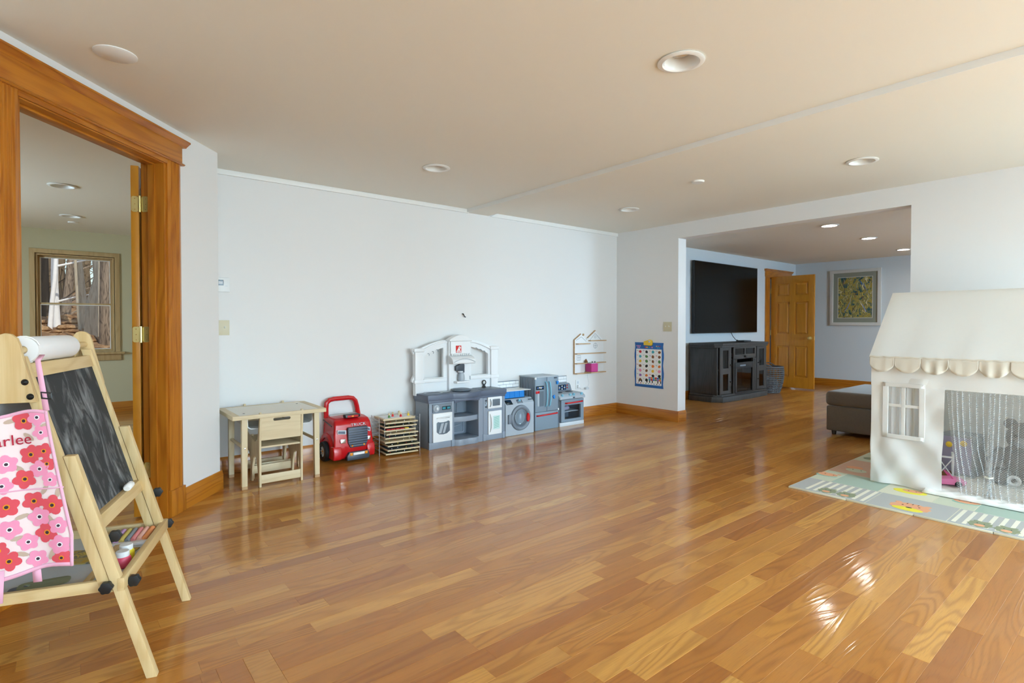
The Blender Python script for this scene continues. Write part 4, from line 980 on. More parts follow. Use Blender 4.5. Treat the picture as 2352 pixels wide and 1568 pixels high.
def line(pts, closed=True):
    for i in range(len(pts) if closed else len(pts)-1):
        a, b = pts[i], pts[(i+1) % len(pts)]; MB().bar((a[0], -.0125, a[1]), (b[0], -.0125, b[1]), .003, .002, (0, 1, 0)).build('drawn_line', 'plastic_mid_grey', S)
line([(-.02, 1.0), (.075, 1.045), (.165, .985)], False); line([(.235, 1.0), (.335, 1.085), (.45, 1.0)], False)
line(rrect(-.0, .745, .06, .81, .003, 1)); line([(.03, .745), (.03, .81)], False); line([(0, .778), (.06, .778)], False)
line(circ(.34, .925, .034, 14)); line([(.34, .891), (.34, .959)], False); line([(.306, .925), (.374, .925)], False); line(circ(.335, 1.04, .016, 10))
B = thing('music_box', 'magenta cube speaker with a grey top on the lowest house shelf ledge', 'speaker', (5.19, YB-.088, .584), R(-6))
box(-.058, -.058, .012, .058, .058, .122).build('body', 'magenta', B, bevel=.012, seg=4)
box(-.05, -.05, .118, .05, .05, .128).build('top', 'plastic_pale_grey', B, bevel=.006)
for x in (-.02, .024): MB().lathe([(.0005, .022), (.006, .018), (.009, 0)], (x+.02, -.01, .126), 10).build('ear', 'plastic_black', B)
box(-.064, -.064, 0, .064, .064, .012).build('charging_base', 'shelf_wood', B, bevel=.003)
t = thing('figurine', 'small brown pointed figure on the ledge behind the magenta speaker', 'figurine', (5.14, YB-.036, .711))
MB().lathe([(.022, 0), (.024, .01), (.014, .03), (.0005, .052)], n=12).build('body_cone', 'print_brown', t)
t = MB().tube([(5.19, YB-.012, .575), (5.20, YB-.012, .52), (5.225, YB-.012, .44), (5.20, YB-.015, .40), (5.16, YB-.02, .375), (5.11, YB-.02, .372), (5.06, YB-.025, .375), (5.02, YB-.033, .405)], .0025, 6).build('charging_cable', 'plastic_white'); tag(t, 'thin white power cord running from the speaker to the outlet', 'cord')
t = box(5.135, YB-.045, .366, 5.19, YB-.008, .39).build('power_adapter', 'plastic_pale_grey', None, bevel=.004); tag(t, 'small pale adapter hanging on the white power cord', 'adapter')

# ------------------------------------------------------------------ alphabet chart on the short wall
Pz = thing('alphabet_chart', 'blue bordered alphabet picture chart with a yellow bird clip', 'chart', (XR, 4.30, 0), R(-90))
# local x runs to the right along the wall, -y away from it
yy = -.006
pts = []
for i in range(13): pts.append((.222-.006*math.sin(i*1.3)*(0 < i < 12), .39+.58*i/12))
pts2 = [(-x, z) for x, z in reversed(pts)]
MB().plate(pts+pts2, [], 'xz', yy, 0).build('backing', 'chart_blue', Pz, bevel=.002)
MB().plate(rrect(-.198, .425, .198, .885, .006), [], 'xz', yy-.001, yy+.001).build('sheet', 'print_white', Pz)
cols = ['print_red', 'print_black', 'print_teal', 'print_brown', 'print_teal', 'print_green', 'print_brown', 'print_brown', 'print_yellow', 'print_green', 'print_brown', 'print_green', 'print_brown', 'print_black', 'print_orange', 'print_orange', 'print_pink', 'print_brown', 'print_yellow', 'print_pink', 'print_purple', 'print_orange', 'print_black', 'print_black', 'print_brown', 'print_black']
rr_ = random.Random(3)
for i, ch in enumerate('ABCDEFGHIJKLMNOPQRSTUVWXYZ'):
    r, c = divmod(i, 4); x = -.15+c*.099; z = .855-r*.061
    k = rr_.randint(5, 8)
    blob = [(x+.018+(.018+.008*rr_.random())*math.cos(2*math.pi*j/k), z-.006+(.016+.008*rr_.random())*math.sin(2*math.pi*j/k)) for j in range(k)]
    MB().plate(blob, [], 'xz', yy-.0016, yy-.0008).build('picture', cols[i], Pz)
    text_mesh('letter', ch+ch.lower(), .022, ('print_green', 'print_purple', 'print_red', 'print_teal', 'print_orange')[i % 5], Pz, (x-.026, yy-.0012, z+.008), (R(90), 0, 0), .0002)
for r in range(2):
    for c in range(6): box(.0+c*.032, yy-.0016, .505-r*.024, .03+c*.032, yy-.0008, .527-r*.024).build('number_square', ('print_purple', 'print_orange', 'print_teal', 'print_red', 'print_blue', 'print_green')[(c+r*2) % 6], Pz)
for c in range(9):
    box(-.185+c*.042, yy-.0014, .432, -.147+c*.042, yy-.0008, .48).build('piano_key', 'paper_pale', Pz)
    MB().plate(circ(-.166+c*.042, .44, .007, 8), [], 'xz', yy-.0022, yy-.0014).build('key_dot', ('print_red', 'print_red', 'print_yellow', 'print_green', 'print_teal', 'print_pink', 'print_blue', 'print_black', 'print_purple')[c], Pz)
    if c in (0, 1, 3, 4, 5, 7, 8): box(-.158+c*.042, yy-.0022, .452, -.144+c*.042, yy-.0012, .482).build('black_key', 'print_black', Pz)
for i in range(5): MB().plate(circ(-.185+.025*i if i < 3 else -.17+.025*(i-3), .925 if i < 3 else .905, .008, 8), [], 'xz', yy-.0012, yy-.0004).build('dot', 'print_pink', Pz)
for i in range(5): MB().plate(circ(.12+.025*i if i < 3 else .135+.025*(i-3), .925 if i < 3 else .905, .008, 8), [], 'xz', yy-.0012, yy-.0004).build('dot', ('print_yellow', 'print_orange', 'print_red', 'print_teal', 'print_teal')[i], Pz)
for i in range(8): box(-.06+i*.0155, yy-.0012, .900, -.048+i*.0155, yy-.0004, .917).build('title_block', ('print_red', 'print_orange', 'print_yellow', 'print_green', 'print_teal', 'print_blue', 'print_purple', 'print_pink')[i], Pz)
cl = MB().plate([(-.065, .935), (.05, .93), (.062, .945), (.062, .99), (.045, 1.005), (.02, 1.01), (-.01, .998), (-.065, .985)], [], 'xz', -.03, -.004).build('bird_clip', 'print_yellow', Pz, bevel=.006)
MB().plate(circ(.026, .985, .014, 14), [], 'xz', -.032, -.029).build('eye', 'print_white', cl); MB().plate(circ(.024, .984, .007, 10), [], 'xz', -.0335, -.0315).build('pupil', 'print_blue', cl)

# ------------------------------------------------------------------ easel
EA = Vector((.201-.016*.947, 2.19+.016*.32, 0)); ERZ = math.atan2(-.32, .947)
# local x = outwards from the chalkboard side, local y = along its width; foot of the near leg at (0, 0)
E_ = thing('art_easel', 'pine easel with a chalkboard side, paper roll holder and tray', 'easel', EA, ERZ)
TN = math.tan(R(16)); EW = .567
def ex(z): return -TN*z
def slab_bar(parent, name, y0, y1, z0, z1, off, th, mat, side=1, bevel=.003):
    # board lying in the tilted plane of one easel side
    m = MB(); vs = []
    for z in (z0, z1):
        for y in (y0, y1):
            for o in (off, off+th):
                x = ex(z)+o; x = x if side == 1 else -.71-x
                vs.append((x, y, z))
    m.add(vs, [(0, 1, 3, 2), (4, 6, 7, 5), (0, 4, 5, 1), (2, 3, 7, 6), (0, 2, 6, 4), (1, 5, 7, 3)])
    return m.build(name, mat, parent, bevel=bevel)
for sd in (1, -1):
    for y in (0, EW-.022):
        slab_bar(E_, 'leg', y-.004, y+.026, 0, .775, 0, .032, 'pine_z', sd)
        slab_bar(E_, 'stile', y+.001, y+.021, .31, 1.10, -.036, .034, 'pine_z', sd)
    slab_bar(E_, 'board_rail', .021, EW-.021, 1.03, 1.075, -.03, .02, 'pine_y', sd)
    slab_bar(E_, 'board_rail', .021, EW-.021, .50, .545, -.03, .035, 'pine_y', sd)
    ob = slab_bar(E_, 'chalkboard' if sd == 1 else 'white_board', .022, EW-.022, .545, 1.03, -.024, .006, 'chalkboard' if sd == 1 else 'paper_white', sd, 0)
    slab_bar(E_, 'cross_rail', .02, EW-.02, .30, .36, -.03, .02, 'pine_y', sd) if sd == -1 else None
# rounded side panels at the top
cx = -.355
def panel_outline():
    o = [(cx-.105, .955), (cx+.075, .955)]
    o += [(cx+.052, 1.05), (cx+.04, 1.10), (cx+.034, 1.135), (cx+.026, 1.158), (cx+.012, 1.171), (cx-.004, 1.174), (cx-.02, 1.168), (cx-.032, 1.15), (cx-.045, 1.125), (cx-.06, 1.10), (cx-.082, 1.04)]
    return o
for y0 in (-.022, EW+.004):
    MB().plate([(a, b) for a, b in panel_outline()], [], 'xz', y0, y0+.016).build('side_panel', 'pine_z', E_, bevel=.004)
MB().plate([(cx-.05, 1.05), (cx+.06, 1.05), (cx+.04, 1.11), (cx+.01, 1.075), (cx-.03, 1.075)], [], 'xz', .02, .024) 
for x, z in ((cx+.045, 1.02), (cx+.058, .974)):
    MB().lathe([(.0005, .006), (.005, .005), (.009, .002), (.010, 0)], (x, -.022, z), 14, 'y').build('bolt', 'dark_metal', E_)
MB().cyl((cx+.008, -.01, 1.118), (cx+.008, EW+.01, 1.118), .012, n=14).build('dowel', 'pine_y', E_)
# tray frame
for y in (.002, EW-.004): MB().box(-.655, y, .315, -.062, y+.018, .352).build('tray_side', 'pine_x', E_, bevel=.003)
MB().box(-.080, -.006, .312, -.058, EW+.022, .356).build('tray_front', 'pine_y', E_, bevel=.004)
MB().box(-.655, -.002, .312, -.637, EW+.016, .356).build('tray_front', 'pine_y', E_, bevel=.004)
for x in (-.20, -.50): MB().box(x, .02, .318, x+.02, EW-.004, .33).build('tray_slat', 'pine_y', E_, bevel=.002)
MB().box(-.636, .02, .312, -.08, EW-.004, .318).build('tray_bottom', 'plastic_pale_grey', E_)
def knob(x, y, z, sy):
    pts = []
    for i in range(24):
        a = 2*math.pi*i/24; r = .019*(1+.10*math.cos(6*a)); pts.append((x+r*math.cos(a), z+r*math.sin(a)))
    MB().plate(pts, [], 'xz', y, y+sy*.02).build('knob', 'plastic_black', E_, bevel=.003)
knob(ex(.335)-.01, -.006, .335, -1); knob(ex(.34)+.055, .03, .325, 1); knob(ex(.49)+.045, .028, .485, 1); knob(ex(.475)+.04, EW+.008, .475, 1); knob(-.06, EW+.024, .33, 1)

def eloc(x, y, z): return Matrix.Translation(EA) @ Matrix.Rotation(ERZ, 4, 'Z') @ Vector((x, y, z))
pr = thing('paper_roll', 'thick white paper roll on the dowel at the top of the easel', 'paper roll', eloc(cx+.008, 0, 1.118), ERZ)
pf = [(.013, .06), (.042, .06), (.0425, .062), (.0425, .40), (.042, .402), (.013, .402), (.013, .06)]
m = MB()
n = 28
vs = [(r*math.cos(2*math.pi*i/n), y, r*math.sin(2*math.pi*i/n)) for r, y in pf[:-1] for i in range(n)]
k = len(pf)-1
m.add(vs, [(a*n+i, a*n+(i+1) % n, ((a+1) % k)*n+(i+1) % n, ((a+1) % k)*n+i) for a in range(k) for i in range(n)]).build('roll', 'paper_white', pr)
MB().tube([(0.002+.0425*math.cos(a)*1.05, .062, .0425*math.sin(a)*1.05) for a in [R(q) for q in range(20, 320, 20)]], .0022, 6).build('loose_edge', 'paper_pale', pr)

# apron hung over the near side panel
AP = thing('apron', 'pink flower print apron hanging from the easel side', 'apron', eloc(-.286, -.052, 0), ERZ)
# local: x along the easel side, -y towards the room
def apron_y(x, z): return -.012+.007*math.sin(x*30+z*3)+.0018*math.sin(x*60+1.7+z*9)
def apron_pt(u, v):
    z = .95-.52*v-.03*u*(1-v)+.01*math.sin(u*9)
    xr = .050+.062*min(1, v*1.25)**1.1; xl = -.24-.05*v
    x = xl+(xr-xl)*u
    z += .022*(u-.6)
    return (x, apron_y(x, z), z)
MB().grid(apron_pt, 40, 30).build('cloth', 'apron_cloth', AP, solid=.002)
def on_apron(x, z, off=.0022): return (x, apron_y(x, z)-off, z)
def patch(pts, mat, nm, off=.0022, parent=None):
    off += .0012
    pts = [q for i in range(len(pts)) for q in (pts[i], ((pts[i][0]+pts[(i+1) % len(pts)][0])/2, (pts[i][1]+pts[(i+1) % len(pts)][1])/2))] if len(pts) < 12 else pts
    n = len(pts); c = (sum(a for a, b in pts)/n, sum(b for a, b in pts)/n)
    n = len(pts); md = [((a+c[0])/2, (b+c[1])/2) for a, b in pts]
    MB().add([on_apron(*c, off)]+[on_apron(a, b, off) for a, b in md]+[on_apron(a, b, off) for a, b in pts], [(0, i+1, (i+1) % n+1) for i in range(n)]+[(i+1, n+i+1, n+(i+1) % n+1, (i+1) % n+1) for i in range(n)]).build(nm, mat, parent or AP)
def flower(x, z, r, kind, rot):
    z = max(z, .445+r+.05*max(0, -x)); xe = .050+.062*min(1, (.95-z)/.52*1.25)**1.1; x = min(x, xe-r*.95-.004); z = min(z, .945-r)
    pts = []
    for i in range(30):
        a = 2*math.pi*i/30; rr = r*(.70+.30*abs(math.cos(2.5*(a-rot)))); pts.append((x+rr*math.cos(a), z+rr*math.sin(a)))
    patch(pts, 'flower_red' if kind == 0 else 'flower_pink', 'flower', .0022+.0002*kind)
    patch([(x+r*.26*math.cos(i*.6283), z+r*.26*math.sin(i*.6283)) for i in range(10)], 'amber' if kind == 0 else 'flower_white', 'flower_ring', .0030)
    patch([(x+r*.16*math.cos(i*.6283), z+r*.16*math.sin(i*.6283)) for i in range(10)], 'flower_dark', 'flower_heart', .0035)
fr_ = random.Random(9)
FLW = [(-.012, .905, .034, 0), (.03, .915, .03, 1), (.045, .868, .026, 1), (.005, .80, .034, 0), (.055, .81, .028, 0), (-.055, .775, .032, 1), (.06, .77, .026, 0), (.028, .755, .03, 1), (-.012, .725, .034, 0), (-.065, .71, .03, 1), (.07, .72, .026, 1),
       (.01, .655, .034, 0), (-.055, .645, .036, 0), (.068, .64, .036, 0), (.024, .605, .034, 1), (-.048, .575, .034, 1), (.085, .575, .03, 1), (.044, .555, .036, 0), (-.005, .53, .03, 1), (.078, .515, .034, 1), (-.075, .515, .03, 0), (.018, .47, .032, 1), (-.05, .465, .034, 0), (.085, .462, .03, 0), (-.10, .90, .03, 0), (-.11, .80, .032, 1), (-.12, .69, .03, 0), (-.11, .60, .03, 1), (-.12, .50, .03, 0), (-.16, .85, .03, 1), (-.17, .74, .03, 0), (-.17, .63, .03, 1), (-.18, .54, .03, 0), (-.21, .90, .03, 0), (-.22, .79, .03, 1), (-.225, .68, .03, 0), (-.23, .58, .03, 1), (-.15, .92, .026, 1), (-.14, .745, .026, 0), (-.145, .57, .026, 1), (-.19, .475, .028, 1), (-.25, .50, .028, 0)]
for x, z, r, kd in FLW: flower(x, z, r*.92, kd, fr_.random()*6)
for x, z, a in ((.038, .885, 40), (-.03, .76, -30), (.04, .69, 60), (-.02, .61, 20), (.05, .60, -50), (-.03, .545, 10), (.055, .485, 70), (-.02, .495, -20), (-.045, .905, 15), (.075, .68, 80), (-.085, .745, 30), (.0, .855, -40)):
    ca, sa = math.cos(R(a)), math.sin(R(a))
    patch([(x+.018*math.cos(q)*ca-.007*math.sin(q)*sa, z+.018*math.cos(q)*sa+.007*math.sin(q)*ca) for q in [2*math.pi*i/10 for i in range(10)]], 'leaf_taupe', 'leaf', .0018)
m = MB().grid(lambda u, v: on_apron(-.25+.34*u+.0*v, .688-.004*v+.008*u, .004), 30, 1).build('pocket_hem', 'apron_pink', AP, solid=.002)
def strip(fn, nm, mat='apron_pink', n=30): return MB().grid(fn, n, 1).build(nm, mat, AP, solid=.002)
strip(lambda u, v: on_apron(*[(p[0], p[2]-.010*v) for p in [apron_pt(u, 0)]][0], .003), 'neck_hem')
strip(lambda u, v: on_apron(*[(p[0], p[2]+.012*v) for p in [apron_pt(u, 1)]][0], .003), 'bottom_hem')
strip(lambda u, v: on_apron(*[(p[0]-.008*v, p[2]) for p in [apron_pt(1, u)]][0], .003), 'side_hem')
MB().add([(.020, -.016, 1.09), (.034, -.016, 1.09), (.056, -.02, .935), (.040, -.02, .935), (.014, .03, 1.105), (.028, .03, 1.105)], [(0, 1, 2, 3), (4, 5, 1, 0)]).build('neck_strap', 'apron_pink', AP, solid=.002)
MB().add([(-.10, -.02, .45), (-.06, -.02, .455), (-.065, -.02, .355), (-.11, -.02, .35)], [(0, 1, 2, 3)]).build('tie_string', 'apron_pink', AP, solid=.002)
MB().add([(.0, -.005, .46), (.022, -.005, .46), (.026, -.004, .40), (.004, -.004, .40)], [(0, 1, 2, 3)]).build('tie_string', 'apron_pink', AP, solid=.002)
MB().tube([(.036, -.022, .992), (.062, -.022, .988), (.064, -.022, .97), (.038, -.022, .974)], .0028, 6, closed=True).build('buckle', 'plastic_black', AP)
tx = text_mesh('lettering', 'harlee', .046, 'text_red', AP, (-.048, 0, .845), (R(90), 0, 0), .0004)
tx.data.transform(Matrix.Rotation(R(4), 4, 'Z'))
for v in tx.data.vertices:
    wx = v.co.x-.048; v.co.z += -apron_y(wx, .845)+.0062

# things in the tray
tz = .318
for i, (cm_, lb) in enumerate((('chalk_lilac', 'lilac'), ('chalk_ochre', 'ochre'), ('chalk_grey', 'grey'), ('chalk_rose', 'rose'), ('chalk_peach', 'pale peach'), ('chalk_orange', 'orange'))):
    w = eloc(-.20+.020*i, EW-.105, tz+.024)
    o = MB().tube([(-.04, 0, 0), (-.036, 0, 0), (.036, 0, 0), (.04, 0, 0)], [.008, .0105, .0105, .008], 10).build('chalk_stick', cm_, None, loc=w, rot=(0, R(-14), ERZ+R(80))); tag(o, f'thick {lb} chalk stick lying in the easel tray', 'chalk', 'chalk sticks in the easel tray')
t = thing('chalk_box', 'low white carton under the row of chalk sticks', 'box', eloc(-.215, EW-.165, tz+.0005), ERZ)
box(0, 0, 0, .13, .035, .012).build('carton', 'paper_white', t, bevel=.002); box(.004, .04, 0, .126, .118, .011).build('carton_back', 'paper_pale', t, bevel=.002)
o = MB().tube([(-.03, 0, 0), (-.025, 0, .002), (.025, 0, .003), (.032, 0, .0)], [.011, .014, .013, .009], 10).build('chalk_piece', 'paper_pale', None, loc=eloc(-.125, .40, .5625), rot=(0, 0, ERZ+R(90))); tag(o, 'short white chalk lying on the lower rail of the chalkboard', 'chalk')
o.location = eloc(ex(.545)-.022+.028, .40, .557)
for (x, y, c1, lb) in ((-.118, .195, 'paint_pink', 'pink'), (-.125, .262, 'paint_yellow', 'yellow')):
    t = thing('paint_jar', f'small {lb} paint jar with a white lid in the easel tray', 'jar', eloc(x, y, tz), ERZ, group='paint jars in the easel tray')
    MB().lathe([(.0005, 0), (.024, 0), (.027, .004), (.027, .030), (.023, .038), (.019, .040), (.0005, .040)], n=24).build('jar', c1, t)
    MB().lathe([(.0205, .038), (.0215, .040), (.0215, .056), (.020, .058), (.0005, .058)], n=24).build('lid', 'plastic_white', t)
t = thing('painted_sheet', 'yellow and grey painted board lying in the easel tray', 'painting', eloc(-.18, .31, tz), ERZ-R(12))
MB().box(-.20, -.06, .001, .06, .07, .004).build('sheet', 'painted_sheet', t)
t = thing('palette', 'muted green plastic paint palette lying in the easel tray', 'palette', eloc(-.39, .09, tz), ERZ+R(8))
MB().plate(rrect(0, 0, .14, .06, .02), [circ(.025, .03, .009, 12)], 'xy', 0, .005).build('palette_plate', 'mat_animal_green', t, bevel=.001); MB().plate(rrect(-.02, -.015, .03, .035, .016), [], 'xy', .0, .0045).build('palette_tab', 'plastic_slate', t)

# ------------------------------------------------------------------ play mat
MT = thing('play_mat', 'folding foam play mat printed with animals and stripes under the tent', 'mat', (4.085, 1.795, 0))
# local x into the room's right wall, local -y along the front edge
MX, MYL, mh = 1.665, -2.6, .012
js = [0, -.385, -.765, -1.145, -1.525, -1.905, -2.285, -2.6]
for i in range(7): box(0, js[i+1]+.0015, 0, MX, js[i]-.0015, mh).build('mat_section', 'mat_cream', MT, bevel=.003)
box(.002, MYL, 0, MX-.002, -.002, .004).build('mat_underside', 'mat_side', MT)
def cell(x0, x1, y0, y1, mat, nm='print_block'): box(x0, y1, mh, x1, y0, mh+.0004).build(nm, mat, MT)
def stripes(x0, x1, y0, y1, n):
    cell(x0, x1, y0, y1, 'mat_grey')
    for i in range(n):
        w = (y0-y1)/n; box(x0+.03, y0-(i+.7)*w, mh+.0004, x1-.01, y0-(i+.28)*w, mh+.0008).build('print_stripe', 'mat_stripe', MT)
def blob(x, y, rx, ry, mat, n=16, lift=.0012, spike=0, nm='print_animal'):
    pts = [(x+rx*(1+spike*(i % 2))*math.cos(2*math.pi*i/n), y+ry*(1+spike*(i % 2))*math.sin(2*math.pi*i/n)) for i in range(n)]
    MB().plate(pts, [], 'xy', mh+.0003, mh+lift).build(nm, mat, MT)
cell(.008, .36, -.008, -.09, 'mat_grey')
for k in range(3):
    y = -.09-k*.84
    stripes(.008, .36, y, y-.40, 8); cell(.008, .36, y-.405, y-.835, 'mat_grey')
    for dy, nm in ((.14, 0), (.26, 1)):
        blob(.10, y-dy, .060, .052, 'mat_animal_green', 18, .0013, .18); blob(.075, y-dy, .022, .026, 'mat_animal', 12, .0016)
        for s in (-1, 1): blob(.16, y-dy+s*.03, .014, .012, 'mat_animal_green', 6, .0014); blob(.115, y-dy+s*.016, .005, .004, 'print_black', 6, .0018)
    blob(.14, y-.62, .085, .105, 'mat_animal', 22, .0013, .08); blob(.085, y-.62, .04, .085, 'mat_yellow', 14, .0015)
    for s in (-1, 1): blob(.165, y-.62+s*.045, .007, .006, 'print_black', 8, .0019); blob(.215, y-.62+s*.08, .02, .02, 'mat_animal', 8, .0014)
    blob(.12, y-.62, .012, .018, 'print_black', 8, .0019)
    for s in (-1, 0, 1): blob(.21, y-.62+s*.03, .016, .004, 'print_brown', 6, .0019)
    # second row of printed blocks
    y2 = y+.08 if k else -.008
    cell(.365, .70, y2, y-.06, 'mat_pale_green'); cell(.365, .70, y-.065, y-.37, 'mat_teal'); cell(.365, .70, y-.375, y-.68, 'mat_cream'); cell(.365, .70, y-.685, y-.76, 'mat_pale_green')
    blob(.53, y+.01 if k else y+.03, .04, .075, 'mat_sage', 16, .0013); blob(.56, y+.01 if k else y+.03, .05, .07, 'mat_animal', 16, .0016)
    for s in (-1, 1): blob(.565, y+.02+s*.03, .006, .005, 'print_black', 8, .0020); blob(.61, y+.02+s*.055, .015, .015, 'mat_animal', 8, .0015)
    blob(.53, y-.52, .06, .10, 'mat_yellow', 18, .0013); blob(.55, y-.53, .035, .06, 'mat_animal', 14, .0016)
    for s in (-1, 1): blob(.55, y-.53+s*.022, .005, .005, 'print_black', 8, .0020)
    cell(.705, 1.25, y+.08 if k else -.008, y-.30, 'mat_salmon'); cell(.705, 1.25, y-.305, y-.76, 'mat_teal')
    blob(.86, y-.07, .06, .075, 'mat_pale_green', 14, .0013); blob(.95, y-.03, .05, .06, 'mat_animal', 14, .0012)
    for s in (-1, 1): blob(.88, y-.07+s*.03, .006, .006, 'print_black', 8, .0018)
    cell(1.255, 1.655, y+.08 if k else -.008, y-.76, 'mat_pale_green')
    blob(1.40, y-.0, .05, .05, 'mat_animal_green', 14, .0013)

# ------------------------------------------------------------------ play tent
TT = thing('play_tent', 'white canvas playhouse tent with scalloped roof edge and sheer curtains', 'tent', (4.70, 1.455, .0135))
# local x into depth (0..1.0), local -y along the front (0..-1.3)
TL, TDp2, ZE, ZR = 1.25, 1.0, .945, 1.445
rt_ = random.Random(4)
def wrinkle(a, b, s=1): return s*(.010*math.sin(a*21+b*6)+.007*math.sin(a*9-b*17+1.2)+.005*math.sin(a*37+b*29))
def diag(yv, z): return .011*math.sin((yv*1.4-z)*17)*max(0, min(1, (.75-z)/.5))
WY0, WY1, WZ0, WZ1 = -.105, -.305, .375, .745
# front left panel with a window
def front_panel(y0, y1b, y1t, win, nm):
    NU, NV = 36, 60; m = MB(); keep = {}
    vs = []
    for j in range(NV+1):
        z = .80*j/NV+.0
        for i in range(NU+1):
            u = i/NU; yt = y0+(y1t-y0)*u; yb = y0+(y1b-y0)*u; k = min(1, z/.78); y = yb+(yt-yb)*k
            zz = z
            if z == 0: zz = .006+.02*abs(math.sin(u*5))*u*(1-u)
            edge = min(1, u*8)
            x = (wrinkle(y, z, .55)+diag(y, z)*1.0)*edge-.004
            vs.append((x, y, zz))
    fs = []
    for j in range(NV):
        for i in range(NU):
            q = [j*(NU+1)+i, j*(NU+1)+i+1, (j+1)*(NU+1)+i+1, (j+1)*(NU+1)+i]
            c = [sum(vs[k][a] for k in q)/4 for a in (1, 2)]
            if win and WY1 < c[0] < WY0 and WZ0 < c[1] < WZ1: continue
            if win and False: continue
            fs.append(tuple(q))
    m.add(vs, fs); return m.build(nm, 'canvas', TT)
front_panel(0, -.43, -.445, True, 'front_panel'); 
o = front_panel(0, .385, .39, False, 'front_panel'); o.location = (0, -TL, 0)
# band above the door and window
MB().grid(lambda u, v: (wrinkle(-TL*u, .8+v*.1, .3)-.006, -TL*u, .735+.215*v), 50, 6).build('front_band', 'canvas', TT)
# window trim, mullions and sheer
def band(y0, y1, z0, z1, nm, x=-.014, mat='canvas'):
    nn = 10
    MB().grid(lambda u, v: (x+wrinkle(y0+(y1-y0)*u, z0+(z1-z0)*v, .25), y0+(y1-y0)*u, z0+(z1-z0)*v), nn, nn).build(nm, mat, TT, solid=.004)
band(WY0+.03, WY1-.025, WZ1-.014, WZ1+.016, 'window_trim'); band(WY0+.03, WY1-.025, WZ0-.022, WZ0+.008, 'window_trim')
band(WY0+.03, WY0-.006, WZ0-.02, WZ1+.015, 'window_trim'); band(WY1+.006, WY1-.03, WZ0-.02, WZ1+.015, 'window_trim')
wm = (WY0+WY1)/2; band(wm+.012, wm-.012, WZ0, WZ1, 'window_bar', -.01); band(WY0, WY1, .585, .605, 'window_bar', -.01)
MB().grid(lambda u, v: (.012+.010*math.sin(u*30), WY0+.01+(WY1-WY0-.02)*u, WZ0-.01+(WZ1-WZ0+.02)*v), 40, 6).build('window_sheer', 'plain_sheer', TT)
# roof
def roof(u, v): # u along, v up
    sag = .028*math.sin(math.pi*v)*math.sin(math.pi*u)
    return (-.022+(.522)*v, .012-(TL+.024)*u, ZE+(ZR-ZE)*v-sag+.003*math.sin(u*30)*(1-v))
MB().grid(roof, 40, 20).build('roof_front', 'canvas', TT)
MB().grid(lambda u, v: (2*.5-roof(u, v)[0], roof(u, v)[1], roof(u, v)[2]), 40, 20).build('roof_back', 'canvas', TT)
# side and back walls
for y, nm in ((0, 'end_panel'), (-TL, 'end_panel')):
    MB().grid(lambda u, v: (TDp2*u, y+wrinkle(u, v, .4), .003+(ZE-.003)*v), 24, 24).build(nm, 'canvas', TT)
    MB().add([(0, y, ZE), (TDp2, y, ZE), (.5, y, ZR-.004)], [(0, 1, 2)]).build('gable', 'canvas', TT)
MB().grid(lambda u, v: (TDp2+wrinkle(u*1.3, v, .4), -TL*u, .003+(ZE-.003)*v), 30, 24).build('back_panel', 'canvas', TT)
# scalloped valance: eight scallops along the front
NS = 8; sw = (TL+.014)/NS
for i in range(NS):
    y0 = .006-i*sw; pts = []
    ph = rt_.random()*6; fold = .007 if i in (2, 4, 6) else .0015
    def sc(u, v, y0=y0, ph=ph, fold=fold):
        dep = .050+.062*max(0, 1-(2*u-1)**2)**.6
        pz = ZE+.004-v*dep
        return (-.026-.008*v-(.006*math.sin(u*3.14))*v+fold*math.sin(u*14+ph)*v, y0-sw*u, pz)
    MB().grid(sc, 28, 6).build('scallop', 'cream_canvas', TT, solid=.003)
MB().tube([(-.024+.003*math.sin(i*2.1), .008-i*(TL+.016)/60, ZE+.003+.002*math.sin(i*1.7)) for i in range(61)], .007, 6).build('valance_piping', 'cream_canvas', TT)
# poles
for y in (-.01, -TL+.01):
    for x in (.015, TDp2-.015): MB().cyl((x, y, 0), (x, y, ZE), .010, n=10).build('pole', 'birch_z', TT)
    for sx in (0, 1): MB().cyl((.015 if sx == 0 else TDp2-.015, y, ZE), (.5, y, ZR-.02), .010, n=10).build('pole', 'birch_z', TT)
MB().cyl((.5, -.01, ZR-.02), (.5, -TL+.01, ZR-.02), .010, n=10).build('ridge_pole', 'birch_y', TT)
# sheer door curtains hanging in folds, drawn together by a small knot low down
def curtain(y0, y1, b0, b1, ph, yk):
    def fn(u, v):
        z = .74-v*.725; k = v**1.5
        ya = y0+(b0-y0)*k; yb = y1+(b1-y1)*k
        y = ya+(yb-ya)*u
        g = math.exp(-((z-.17)/.12)**2)*math.exp(-((y-yk)/.075)**2); y += (yk-y)*g*.75
        w = u*46+ph+.8*math.sin(v*2.5)+1.5*math.sin(u*5); y += .009*math.sin(w*1.0+1.3)
        return (.030+.024*math.sin(w)*(1-.4*g)+.007*math.sin(u*13+v*4), y, z)
    MB().grid(fn, 200, 44).build('door_curtain', 'dotted_sheer', TT)
curtain(-.455, -.69, -.525, -.71, 0, -.672); curtain(-.665, -.875, -.655, -.87, 2, -.685)
MB().tube([(.016+.022*math.cos(a), -.678+.02*math.sin(a), .172) for a in [2*math.pi*i/16 for i in range(16)]], .005, 6, closed=True).build('curtain_tie', 'cream_canvas', TT)
# fluffy tent floor pad
def pad(u, v): return (-.055+u*1.03, -.33-v*.93, .010+.014*math.sin(math.pi*min(1, max(0, u)))+.006*math.sin(u*60)*math.sin(v*55)+(.012 if 0 < u < 1 and 0 < v < 1 else -.009))
o = MB().grid(pad, 60, 50).build('floor_cushion', 'fluffy', None, solid=.006, loc=(4.70, 1.455, .0165)); tag(o, 'fluffy white floor pad inside the tent doorway', 'cushion')

